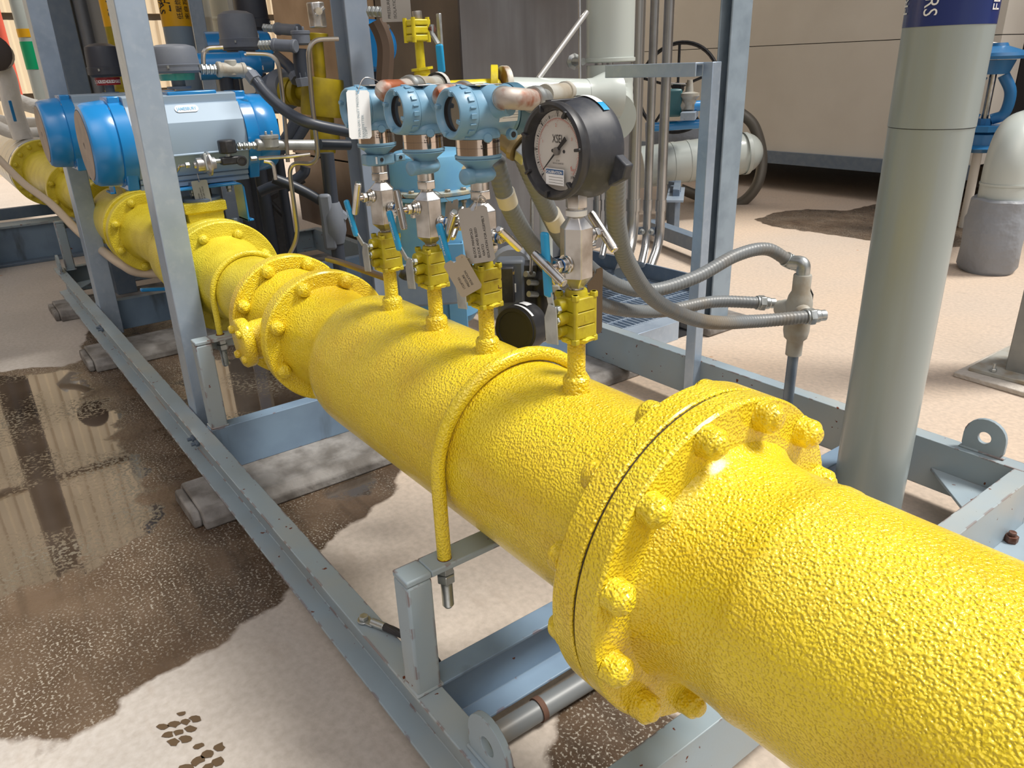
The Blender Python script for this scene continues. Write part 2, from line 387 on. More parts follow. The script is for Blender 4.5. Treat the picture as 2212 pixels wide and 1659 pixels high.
# container-like panel wall on the right, raised over a dark gap
mb = MB(); mb.box2((-3.2, -6.5, .36), (6.9, -6.9, 1.28)); mb.box2((-3.2, -6.5, 1.286), (6.9, -6.9, 5.2))
wr = struct('wall_right', mb, WALLM, smooth=False)
XR = PY(2168, 60, -6.5).x
for v_ in wr.data.vertices:
    if v_.co.x < 0: v_.co.x = XR
struct('trim_1', MB().box2((XR, -6.46, .25), (6.9, -6.52, .36)), DGALV)
struct('wall_back', MB().box2((XR-.0, -6.92, .30), (6.9, -9.5, 5.2)), FDARK, smooth=False)
struct('wall_side', MB().box2((-6, -8.2, 0), (XR+1.5, -8.5, 5.2)).box2((-6, -8.15, 1.25), (XR+1.5, -8.2, 1.30)), WALLD, smooth=False)
# cream corrugated building far ahead on the left
mb = MB(); XF = 13.0
poly = []; yy = -7.0
while yy < 16:
    poly += [(yy, 0), (yy+.10, 0), (yy+.13, -.035), (yy+.22, -.035)]; yy += .25
poly += [(yy, 0), (yy, .3), (-7.0, .3)]
for z0, z1 in ((0, .98), (1.06, 1.98), (2.07, 4.6), (4.75, 7.3), (7.45, 12)):
    mb.prism(poly, (XF, 0, z0), (0, 1, 0), (1, 0, 0), (0, 0, z1-z0))
struct('wall_far', mb, CREAM, smooth=False)
struct('trim_2', MB().box2((XF+.04, -7, 0), (XF+.2, 16, 12)), mat('siding_gap_backing', (.10, .08, .06), .7), smooth=False)  # dark backing behind the open joints between the siding bands
# unseen wall and overhead slab, added to block sky light and shade the skid
struct('wall_sky_blocker', MB().box2((-7, 5.2, 0), (9, 5.5, 4.6)), WALLD, smooth=False)  # out of view, added to keep sky light off the aisle side
struct('shade_canopy', MB().box2((2.0, -5.0, 4.3), (6.0, .9, 4.5)), mat('shade_canopy_sheet', (.25, .25, .25), .7), smooth=False)  # out of view, added to darken the middle valves from above

# wet boot prints
def print_mark(cx, cy, ang, sc, label):
    mb = MB(); rnd = random.Random(cx)
    o = PZ(cx, cy, .0015); u = (PZ(cx+10, cy, .0015)-o).normalized(); v = (PZ(cx, cy-10, .0015)-o).normalized()
    cells = [(-.9, 0), (-.35, .1), (.2, .2), (.75, .3), (-.75, -.5), (-.2, -.42), (.35, -.3), (-.5, -1.), (.05, -.9), (.1, .75)]
    for a, b in cells:
        r = sc*(.2 if b > .6 else .26); P = []
        for k in range(9):
            t = 2*PI*k/9; q = r*(1+.3*rnd.uniform(-1, 1)); x = a*sc+q*math.cos(t)*1.15; y = b*sc+q*math.sin(t)*.78
            P.append((x*math.cos(ang)-y*math.sin(ang), x*math.sin(ang)+y*math.cos(ang)))
        mb.add([o+u*x+v*y for x, y in P], [list(range(9))])
    tag(obj('boot_print', mb, mat('wet_mark', (.10, .065, .035), .45), smooth=False), label, 'boot print', 'wet boot prints')
print_mark(392, 1566, .15, .042, 'brown wet boot print on dry concrete nearer the puddle')
print_mark(445, 1640, .5, .048, 'brown wet boot print cut by the bottom of the picture')

# ================================================================== concrete sleepers
def sleeper(x0, x1, y0, y1, label):
    mb = MB(); c = .028
    for a in ((x0, x1),):
        mb.prism([(x0, 0), (x0, .030), (x0+c, .054), (x1-c, .054), (x1, .030), (x1, 0)], (0, y0-.02, 0), (1, 0, 0), (0, 0, 1), (0, y1-y0+.02, 0))
        mb.prism([(x0+.03, 0), (x0+.03, .026), (x0+.045, .046), (x1-.045, .046), (x1-.03, .026), (x1-.03, 0)], (0, y0-.02, 0), (1, 0, 0), (0, 0, 1), (0, .025, 0))
    o = obj('concrete_sleeper', mb, CONC, bevel=.006); return tag(o, label, 'concrete block', 'concrete sleepers under the skid')
sleeper(2.01, 2.27, -.352, -2.2, 'dirty concrete sleeper whose rounded end sticks out nearest the camera')
sleeper(3.62, 3.92, -.352, -2.2, 'concrete sleeper whose end sticks out at the dry edge of the puddle')
sleeper(4.60, 4.92, -.352, -2.2, 'farthest concrete sleeper under the far corner of the skid')

# ================================================================== steel skid
YC, ZC = -.693, .593
sk_ = thing('steel_skid', 'long grey-blue painted steel channel skid with chipped rusty edges under the yellow pipe', 'steel frame', (2.8, -1.26, .054))
def chan(axis, a0, a1, o, fdir, zb=.054, zt=.2, fw=.0495, web=.007, fl_=.008):
    # C section; o = position of the web's back face, fdir = +-1 direction of flanges
    P = [(0, zb), (fdir*fw, zb), (fdir*fw, zb+fl_*.8), (fdir*web, zb+fl_*1.5), (fdir*web, zt-fl_*1.5), (fdir*fw, zt-fl_*.8), (fdir*fw, zt), (0, zt)]
    mb = MB()
    if axis == 'x': mb.prism(P, (a0, o, 0), (0, 1, 0), (0, 0, 1), (a1-a0, 0, 0))
    else: mb.prism(P, (o, a0, 0), (1, 0, 0), (0, 0, 1), (0, a1-a0, 0))
    return mb
obj('side_channel', chan('x', .553, 5.07, -.4865, 1), FR, sk_, bevel=.0018)
obj('side_channel', chan('x', .553, 5.07, -2.034, -1), FR, sk_, bevel=.0018)
obj('cross_channel', chan('y', -.4865, -2.034, .553, 1), FR, sk_, bevel=.0018)
obj('cross_channel', chan('y', -.4865, -2.034, .957, -1), FR_SKY, sk_, bevel=.0018)
obj('cross_channel', chan('y', -.4865, -2.034, 2.228, 1), FR_SKY, sk_, bevel=.0018)
obj('cross_channel', chan('y', -.4865, -2.034, 4.03, 1), FR_SKY, sk_, bevel=.0018)
obj('cross_channel', chan('y', -.4865, -2.034, 5.07, -1), FR, sk_, bevel=.0018)
def support(x0, y0, zt, y1, w=.048):
    mb = MB(); mb.box2((x0, y0, .2), (x0+w, y0-w, zt-.012)); obj('support_post', mb, FR, sk_, bevel=.005)
    mb = MB(); mb.prism([(0, 0), (w, 0), (w, -w), (w-.005, -w), (w-.005, -.006), (.005, -.006), (.005, -.012), (0, -.012)], (x0, y0-w, zt), (1, 0, 0), (0, 0, 1), (0, y1-y0+w, 0))
    obj('post_cap', MB().box2((x0, y0, zt-.012), (x0+w, y0-w, zt)), FR, sk_, bevel=.003); obj('support_arm', mb, FR, sk_, bevel=.0025)
    mb = MB()
    for a, b in (((x0-.003, y0+.003), (x0+w+.003, y0-w-.003)),): mb.box2((a[0], a[1], .199), (b[0], b[1], .206))
    obj('weld_bead', mb, FR, sk_, bevel=.003)
    mb = MB(); mb.box2((x0, y1+w, .2), (x0+w, y1, zt-.012)); obj('support_post', mb, FR, sk_, bevel=.005)
support(.906, -.440, .441, -.99)
support(2.232, -.493, .482, -.95)
support(4.93, -.490, .478, -.93)
def lug(x, y, label=None, th=.012, w=.105, h=.098, hr=.0165):
    mb = MB(); n = 20; P = [(-w/2, 0)]
    for k in range(n+1):
        t = PI-PI*k/n; P.append((w/2*math.cos(t), h-w/2+w/2*math.sin(t)))
    P.append((w/2, 0)); H = [(hr*math.cos(2*PI*k/24), h-w/2+hr*math.sin(2*PI*k/24)) for k in range(24)]
    A = []; n1 = len(P)
    # plate with a round hole: bridge outer and hole rings by angle
    cz = h-w/2; out = []
    for k in range(24):
        t = 2*PI*k/24; dx, dz = math.cos(t), math.sin(t)
        if dz >= 0: R_ = w/2
        else: R_ = min((w/2)/max(abs(dx), 1e-6), cz/abs(dz))
        out.append((R_*dx, cz+R_*dz))
    for s_ in (0, 1):
        for ring in (out, H): mb.v += [Vector((x+a, y-s_*th, .2+b)) for a, b in ring]
    for k in range(24):
        k2 = (k+1) % 24
        mb.f += [[k, k2, 24+k2, 24+k], [48+k, 72+k, 72+k2, 48+k2], [k, 48+k, 48+k2, k2], [24+k, 24+k2, 72+k2, 72+k]]
    mb.m = [0]*len(mb.f)
    obj('lifting_lug', mb, FR, sk_, bevel=.001, label=label)
    mb = MB().box2((x-w/2-.004, y+.004, .199), (x+w/2+.004, y-th-.004, .206)); obj('weld_bead', mb, FR, sk_, bevel=.003)
lug(.692, -2.055, 'lifting lug with rust-chipped rounded edge'); lug(.715, -.452, 'lifting lug at the bottom edge of the picture'); lug(4.93, -.452)
mb = MB(); mb.prism([(.62, -2.034), (.80, -2.034), (.62, -1.86)], (0, 0, .11), (1, 0, 0), (0, 1, 0), (0, 0, .010)); obj('gusset_plate', mb, FR, sk_, bevel=.002)
mb = MB(); mb.prism([(4.95, -.4865), (4.75, -.4865), (5.0, -.66)], (0, 0, .11), (1, 0, 0), (0, 1, 0), (0, 0, .010)); obj('gusset_plate', mb, FR, sk_, bevel=.002)
mb = MB(); mb.box2((.40, -2.05, .03), (.62, -1.86, .054)); obj('base_plate', mb, FR, sk_, bevel=.003)
bp_ = PZ(2184, 1165, .06)
mb = MB(); mb.hexn(bp_+V(0, 0, -.006), (0, 0, 1), .018, .0165); mb.cyl(bp_, bp_+V(0, 0, .022), .009); obj('anchor_nut', mb, mat('rusty_nut', (.16, .09, .07), .55, .5, mottle=[((.09, .035, .02), 60, .4, .6)]), sk_, bevel=.001)
for px, py in ((146, 0),): pass
# bolt groups through the left web below the posts
for X_ in (2.40, 3.96):
    for dz in (.16, .095):
        for dx in (0, .045):
            mb = MB(); mb.hexn(V(X_+dx, -.478, dz), (0, 1, 0), .010, .012); mb.cyl(V(X_+dx, -.47, dz), V(X_+dx, -.455, dz), .006); obj('web_bolt', mb, DGALV, sk_, bevel=.0008)

# ================================================================== galvanised posts
def post(x0, x1, y0, y1, zt, zb, label, m=GALV, name='galvanised_post', tilt=0):
    # channel post: web towards the camera, lips towards the back
    mb = MB(); t = .006
    mb.prism([(x0, y0), (x1, y0), (x1, y0-t), (x0+t, y0-t), (x0+t, y1+t), (x1, y1+t), (x1, y1), (x0, y1)], (0, 0, zb), (1, 0, 0), (0, 1, 0), (0, 0, zt-zb))
    for v_ in mb.v: v_.y -= tilt*(v_.z-.2)
    o = obj(name, mb, m, bevel=.004, seg=3); tag(o, label, 'steel post', 'galvanised channel posts'); return o
post(2.385, 2.475, -.4875, -.566, 3.6, .06, 'wide light galvanised channel post crossing in front of the nearer actuator', tilt=.014)
post(3.95, 4.06, -.4875, -.566, 3.8, .06, 'galvanised channel post passing behind the farther actuator', tilt=.012)
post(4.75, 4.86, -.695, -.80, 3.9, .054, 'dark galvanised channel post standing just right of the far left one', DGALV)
x_ = 4.75
p0 = PX(410, 20, 5.3); p1 = PX(440, 20, 5.3)
post(5.3, 5.42, p0.y, p1.y, 3.9, 0, 'galvanised channel post standing right of the gas-labelled grey pipe')
p0 = PX(503, 8, 5.6); p1 = PX(530, 8, 5.6)
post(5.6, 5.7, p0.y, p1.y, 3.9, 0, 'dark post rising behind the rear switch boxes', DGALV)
# wide H column left of the transmitters
def hcol(x0, x1, y0, y1, zt, label, m, tf=.008, group='painted steel columns'):
    mb = MB(); xm = (x0+x1)/2; ym = (y0+y1)/2
    mb.box2((x0, y0, .01), (x0+tf, y1, zt)); mb.box2((x1-tf, y0, .01), (x1, y1, zt)); mb.box2((x0+tf, ym-.004, .01), (x1-tf, ym+.004, zt))
    t = thing('steel_column', label, 'steel column', ((x0+x1)/2, (y0+y1)/2, 0), group)
    obj('shaft', mb, m, t, bevel=.003); obj('base_plate', MB().box2((x0-.04, y0+.04, 0), (x1+.04, y1-.04, .012)), m, t, bevel=.002)
    return t
a = math.tan(math.radians(25.95)); b_ = math.tan(math.radians(27.47)); xc = 3.0
hcol(xc, xc+.13, -xc*a, -xc*b_, 4.2, 'wide grey-blue steel column standing just left of the white-tagged transmitter', mat('column_paint', (.25, .31, .40), .45, rust=((.30, .25, .18), 20, .735), mottle=[((.3, .35, .43), 10, .45, .7)]))
t = hcol(2.19, 2.255, -2.79, -2.92, 4.3, 'grey-blue steel column on a concrete foot by the panel wall', mat('column_paint_light', (.26, .33, .40), .45, mottle=[((.20, .26, .32), 12, .4, .7)]))
mb = MB(); mb.box2((2.12, -2.70, 0), (2.33, -3.00, .045)); obj('concrete_foot', mb, CONC, t, bevel=.01)
# strut bracket frame right of the conduits
t = thing('strut_frame', 'upside-down L of light grey strut beside the bright conduits', 'steel bracket', (1.66, -2.01, .06))
mb = MB(); mb.prism([(0, 0), (.041, 0), (.041, -.021), (.033, -.021), (.033, -.006), (.006, -.006), (.006, -.041), (0, -.041)], (1.625, -1.995, .06), (1, 0, 0), (0, 1, 0), (0, 0, 1.128)); obj('upright', mb, GALV, t, bevel=.002)
mb = MB(); mb.prism([(0, 0), (.041, 0), (.041, -.041), (.035, -.041), (.035, -.006), (.006, -.006), (.006, -.041), (0, -.041)], (1.662, -2.0, 1.188), (0, 1, 0), (0, 0, 1), (.40, 0, 0)); obj('arm', mb, GALV, t, bevel=.002)

# ================================================================== yellow pipe line
AXX = (1, 0, 0)
def P0(x): return V(x, YC, ZC)
bolt_me = {}
def bolts(parent, x, n, rb, a0, d, hs=.017, L=.03, m=Y, name='stud_bolt', keep=None, y=YC, z=ZC):
    # coated nut and stud end, facing direction d (+1/-1 along X); the mesh is shared
    key = (hs, L, m.name, d)
    if key not in bolt_me:
        mb = MB(); mb.lathe((0, 0, 0), (d, 0, 0), [(0, 0), (0, hs*1.22), (.002, hs*1.12), (L*.2, hs*1.06), (L*.72, hs*1.03), (L*.84, hs*.93), (L*.88, hs*.66), (L*1.08, hs*.6), (L*1.15, hs*.4), (L*1.15, 0)], 18)
        # flatten towards a hexagon
        for v_ in mb.v:
            if v_.x*d < L*.7:
                r = math.hypot(v_.y, v_.z)
                if r > 1e-5:
                    an = math.atan2(v_.z, v_.y); k = math.cos(((an % (PI/3))-PI/6))
                    s_ = min(1.0, .93/k); v_.y *= s_; v_.z *= s_
        o = obj(name, mb, m, None, angle=50); mdf = o.modifiers.new('s', 'SUBSURF'); mdf.levels = 1; mdf.render_levels = 1
        lumpy(o.data, hs*.10, 1/hs*.9, len(bolt_me)); bolt_me[key] = o.data; bpy.data.objects.remove(o)
    for k in range(n):
        an = math.radians(a0+360/n*k)
        if keep and not keep(math.degrees(an) % 360): continue
        o = bpy.data.objects.new(name, bolt_me[key]); C.objects.link(o); o.parent = parent
        mdf = o.modifiers.new('s', 'SUBSURF'); mdf.levels = 1; mdf.render_levels = 1
        base = WL[parent.name]; o.location = V(x, y+rb*math.cos(an), z+rb*math.sin(an))-base
        o.rotation_euler = (an*1.7, 0, 0)
def ring(x0, x1, r, e=.004):
    d = 1 if x1 > x0 else -1; return [(x0, r-e), (x0+d*e, r), (x1-d*e, r), (x1, r-e)]
# near spool
t = thing('yellow_pipe_spool', 'thick yellow textured pipe filling the lower right corner, ending in a bolted flange', 'pipe', (-.2, YC, ZC), 'yellow pipe spools')
mb = MB(); mb.lathe(P0(0), AXX, [(-.9, .155), (.372, .155), (.376, .1565), (.386, .1570), (.392, .1555), (.42, .1535), (.455, .1545), (.475, .158), (.488, .163), (.498, .172)], 96); obj('pipe', mb, Y, t)
mb = MB(); mb.lathe(P0(0), AXX, [(.496, 0), (.496, .18), (.498, .2235), (.502, .2265), (.530, .2265), (.5325, .2245), (.5325, 0)], 128); obj('flange', mb, Y, t)
bolts(t, .498, 12, .205, 15, -1, .0195, .026)
mb = MB(); mb.lathe(P0(0), AXX, [(.5325, .18), (.5325, .2225), (.5365, .2225), (.5365, .18)], 96); obj('gasket', mb, mat('gasket_dark', (.05, .035, .02), .8), t)
# instrument spool
t2 = thing('yellow_pipe_spool', 'thick yellow textured pipe carrying the four instrument tappings', 'pipe', (1.0, YC, ZC), 'yellow pipe spools')
mb = MB(); mb.lathe(P0(0), AXX, [(.572, .172), (.584, .163), (.60, .157), (.62, .1545), (.70, .155), (1.43, .155), (1.455, .1545), (1.478, .151), (1.497, .143), (1.515, .131), (1.535, .121), (1.56, .116), (1.62, .114), (1.65, .118), (1.70, .128)], 96); obj('pipe', mb, Y, t2)
mb = MB(); mb.lathe(P0(0), AXX, [(.5365, 0), (.5365, .2245), (.539, .2265), (.570, .2265), (.574, .2235), (.574, .16), (.574, 0)], 128); obj('flange', mb, Y, t2)
mb = MB(); mb.lathe(P0(0), AXX, [(1.70, 0), (1.70, .160), (1.704, .164), (1.732, .164), (1.736, .160), (1.736, 0)], 96); obj('flange', mb, Y, t2)
bolts(t2, .573, 12, .205, 15, 1, .0195, .025); bolts(t2, 1.701, 8, .1425, 22.5, -1, .0165, .021)
BX = [.782, 1.012, 1.178, 1.350]
for x in BX:
    mb = MB(); mb.lathe((x, YC, .738), (0, 0, 1), [(0, .0235), (.010, .0215), (.013, .0205), (.028, .0205), (.032, .018), (.033, .0145), (.036, .0135), (.094, .0135), (.097, .0125), (.097, 0)], 24)
    o = obj('weld_boss', mb, Y, t2, angle=60); 
# wafer valve between the flanges
tv = thing('wafer_valve', 'yellow coated wafer valve clamped between two bolted flanges', 'valve', (1.85, YC, ZC))
mb = MB(); mb.lathe(P0(0), AXX, [(1.738, 0), (1.738, .150), (1.745, .153), (1.775, .150), (1.785, .132), (1.80, .122), (1.88, .122), (1.90, .128), (1.925, .130), (1.93, 0)], 96); obj('body', mb, Y, tv)
dl = PX(548, 735, 1.83)-P0(1.83); dl.x = 0; dl.normalize()
mb = MB(); mb.lathe(P0(1.83)+dl*.10, dl, [(0, .050), (.045, .050), (.055, .046), (.058, .060), (.063, .063), (.082, .063), (.087, .058), (.087, 0)], 28, sx=.8)
o = obj('shaft_housing', mb, Y, tv, angle=55)
for k in range(4):
    q = PI/4+k*PI/2; ax_, u_, v__ = frame(dl); c_ = P0(1.83)+dl*.187+u_*.047*math.cos(q)*.8+v__*.047*math.sin(q)
    mb = MB(); mb.lathe(c_-dl*.004, dl, [(0, .011), (.008, .0105), (.013, .008), (.014, 0)], 10); obj('cover_bolt', mb, Y, tv, angle=60)
mb = MB(); mb.lathe(P0(1.83)-dl*.10, -dl, [(0, .040), (.05, .040), (.052, .046), (.092, .046), (.096, .042), (.096, 0)], 4, a0=PI/4); obj('top_pad', mb, Y, tv, bevel=.008, seg=3)
# middle spool with a U-bolt clamp
t3 = thing('yellow_pipe_spool', 'shorter yellow pipe between the wafer valve and the nearer actuated valve', 'pipe', (2.2, YC, ZC), 'yellow pipe spools')
mb = MB(); mb.lathe(P0(0), AXX, [(1.965, .130), (2.0, .118), (2.04, .108), (2.3, .108), (2.36, .112), (2.42, .124), (2.50, .135)], 80); obj('pipe', mb, YF, t3)
mb = MB(); mb.lathe(P0(0), AXX, [(1.932, 0), (1.932, .160), (1.936, .164), (1.966, .164), (1.970, .160), (1.970, 0)], 96); obj('flange', mb, Y, t3)
mb = MB(); mb.lathe(P0(0), AXX, [(2.49, 0), (2.49, .176), (2.494, .180), (2.53, .180), (2.535, .175), (2.535, 0)], 96); obj('flange', mb, YF, t3)
bolts(t3, 1.933, 8, .1425, 22.5, -1, .0165, .021); bolts(t3, 2.491, 8, .143, 22.5, -1, .0155, .019, YF)
# actuated ball valves
def ball_body(x0, x1, xs_, label, rr=.165):
    t = thing('flanged_ball_valve', label, 'valve', ((x0+x1)/2, YC, ZC), 'flanged ball valves under the actuators')
    mb = MB(); mb.lathe(P0(0), AXX, [(x0, 0), (x0, rr-.004), (x0+.004, rr), (x0+.035, rr), (x0+.04, rr-.005), (x0+.04, .115), (x0+.08, .12), (x0+.12, .138), ((x0+x1)/2, .145), (x1-.12, .138), (x1-.08, .12), (x1-.05, .115), (x1-.05, .10), (x1, .10), (x1, 0)], 80); obj('body', mb, YF, t)
    mb = MB(); mb.lathe((xs_, -.735, ZC+.08), (0, 0, 1), [(0, .085), (.09, .085), (.095, .10), (.125, .10), (.128, .096), (.128, 0)], 4, a0=PI/4); obj('mounting_pad', mb, YF, t, bevel=.01, seg=3)
    mb = MB(); mb.lathe((xs_, -.74, ZC+.2), (0, 0, 1), [(0, .07), (.015, .07), (.018, .066), (.018, .03), (.07, .03), (.07, 0)], 24); obj('stem_plate', mb, DGALV, t)
    return t
ball_body(2.54, 3.06, 2.82, 'yellow flanged ball valve under the nearer blue-capped actuator', .180)
t4 = thing('yellow_pipe_spool', 'yellow pipe seen between the two galvanised posts', 'pipe', (3.45, YC, ZC), 'yellow pipe spools')
mb = MB(); mb.lathe(P0(0), AXX, [(3.06, .107), (3.42, .107), (3.50, .125)], 72); obj('pipe', mb, YF, t4)
mb = MB(); mb.lathe(P0(0), AXX, [(3.495, 0), (3.495, .162), (3.50, .166), (3.545, .166), (3.55, .162), (3.55, 0)], 96); obj('flange', mb, YF, t4)
bolts(t4, 3.496, 8, .1425, 22.5, -1, .0155, .019, YF)
mb = MB(); mb.lathe(P0(0), AXX, [(3.552, 0), (3.552, .14), (3.598, .14), (3.598, 0)], 80)
tw = tag(obj('spacer_ring', mb, YF), 'yellow spacer ring between the two flanges left of the wide post', 'ring')
ball_body(3.60, 4.20, 3.76, 'yellow flanged ball valve under the farther blue-capped actuator', .166)
t5 = thing('yellow_pipe_spool', 'yellow bolted reducer pipe farthest away, joined to the silver pipe', 'pipe', (5.9, YC, ZC), 'yellow pipe spools')
mb = MB(); mb.lathe(P0(0), AXX, [(4.20, .11), (5.2, .11), (5.28, .125), (5.33, .125), (5.38, .108), (5.75, .108), (5.95, .135), (6.3, .145), (6.45, .155), (6.52, .165)], 72); obj('pipe', mb, YF, t5)
mb = MB(); mb.lathe(P0(0), AXX, [(5.27, 0), (5.27, .160), (5.275, .164), (5.33, .164), (5.335, .160), (5.335, 0)], 80); obj('flange', mb, YF, t5)
mb = MB(); mb.lathe(P0(0), AXX, [(6.50, 0), (6.50, .226), (6.505, .23), (6.56, .23), (6.565, .226), (6.565, 0)], 96); obj('flange', mb, YF, t5)
bolts(t5, 5.271, 8, .1425, 22.5, -1, .0155, .019, YF); bolts(t5, 6.501, 16, .200, 22.5, -1, .0155, .019, YF)
mb = MB(); mb.lathe(P0(0), AXX, [(4.202, 0), (4.202, .160), (4.206, .164), (4.25, .164), (4.254, .160), (4.254, 0)], 80); obj('flange', mb, YF, t5)
ts = thing('silver_pipe', 'shiny clad pipe beyond the farthest yellow flange at the left edge', 'pipe', (7.6, YC, ZC))
mb = MB(); mb.lathe(P0(0), AXX, [(6.57, .19), (6.575, .225), (6.68, .225), (6.685, .22)], 64); obj('end_band', mb, mat('mirror_band', (.62, .66, .72), .08, 1.0), ts)
mb = MB(); pr = [(6.68, 0)]
for k in range(9):
    x = 6.68+k*.25; pr += [(x, .222), (x+.005, .228), (x+.24, .228), (x+.245, .222)]
mb.lathe(P0(0), AXX, pr+[(9, 0)], 64); obj('clad_body', mb, mat('clad_cream_steel', (.55, .54, .50), .35, .7), ts)

# U-bolts
def ubolt(x, r, rb, zarm, label, m=Y):
    t = thing('u_bolt', label, 'pipe clamp', (x, YC, zarm), 'U-bolts holding the yellow pipe')
    pts = []; R_ = r+rb
    yl = YC+R_; yr = YC-R_
    pts += [V(x, yl, zarm+.001)]+[V(x, yl, zarm+(ZC-zarm)*k/5) for k in range(1, 5)]
    for k in range(25):
        a = PI*k/24; pts.append(V(x, YC+R_*math.cos(a), ZC+R_*math.sin(a)))
    pts += [V(x, yr, zarm+(ZC-zarm)*k/5) for k in range(4, 0, -1)]+[V(x, yr, zarm+.001)]
    o = obj('coated_rod', MB().tube(pts, rb, 16), m, t)
    for yy_ in (yl, yr):
        mb = MB(); mb.hexn(V(x, yy_, zarm-.028), (0, 0, 1), .016, .0155); mb.hexn(V(x, yy_, zarm-.046), (0, 0, 1), .016, .0165); obj('lock_nut', mb, ZN, t, bevel=.0008)
        L_ = .098; pr = []; k = 0
        while k*.0026 < L_: pr += [(k*.0026, .0102), (k*.0026+.0013, .0086)]; k += 1
        mb = MB(); mb.lathe(V(x, yy_, zarm+.0), (0, 0, -1), pr+[(L_+.003, .007), (L_+.003, 0)], 18); obj('threaded_end', mb, ZN, t, angle=60)
    mb = MB(); mb.lathe(V(x, yl, zarm), (0, 0, 1), [(0, .0125), (.0012, .0125), (.0012, 0)], 18); obj('rust_ring', mb, mat('rust_stain', RUST, .9), t)
ubolt(.926, .156, .0120, .441, 'thick yellow-coated U-bolt over the big pipe with bare threaded end below')
ubolt(2.262, .108, .0090, .482, 'thinner yellow-coated U-bolt behind the wafer valve', YF)

# earthing cable on the left channel
c0 = PZ(786, 1335, .208)
t = thing('earthing_cable', 'black stranded earthing cable bolted to the skid channel behind the post', 'cable', c0)
cx_ = PZ(868, 1373, .215); d_ = (PZ(868, 1373, .208)-c0).normalized()
mb = MB(); mb.lathe(c0+V(0, 0, -.006), (0, 0, 1), [(0, 0), (0, .0135), (.0035, .0135), (.0035, 0)], 24); mb.box(c0+d_*.014+V(0, 0, -.0042), (.026, .018, .0035), Matrix((d_, V(0, 0, 1).cross(d_), V(0, 0, 1))).transposed())
mb.cyl(c0+d_*.022+V(0, 0, .0), c0+d_*.055+V(0, 0, .002), .0085, .0085, 18); obj('cable_lug', mb, ZN, t, bevel=.001)
mb = MB(); mb.hexn(c0+V(0, 0, -.002), (0, 0, 1), .008, .0095); obj('lug_bolt', mb, ZN, t, bevel=.0008)
cp = [c0+d_*.05+V(0, 0, .002), c0+d_*.09+V(0, 0, .003), c0+d_*.14+V(.0, -.01, -.01), c0+d_*.18+V(0, -.03, -.10)]
mb = MB(); SP = spline(cp, 12)
mb.tube(SP, .0072, 12)
ax_, u_, v__ = frame(SP[1]-SP[0])
for k in range(10):
    q = 2*PI*k/10; mb.tube([p+u_*.0062*math.cos(q+i*.09)+v__*.0062*math.sin(q+i*.09) for i, p in enumerate(SP)], .0017, 6)
obj('stranded_cable', mb, CAB, t)
# grey drain pipe on the ground at the near end
a = PZ(1070, 1590, .03); b_ = PZ(1300, 1450, .03)
t = thing('ground_conduit', 'dusty grey conduit lying on the ground under the near end of the skid', 'conduit', a)
obj('tube', MB().cyl(a-(b_-a)*.4, b_+(b_-a)*1.5, .022), GRC, t)
mb = MB(); q = PZ(1160, 1535, .03); mb.lathe(q, b_-a, [(0, .022), (0, .025), (.012, .025), (.012, .022)], 20); obj('clamp_ring', mb, mat('rusty_clamp', (.12, .06, .04), .8), t)
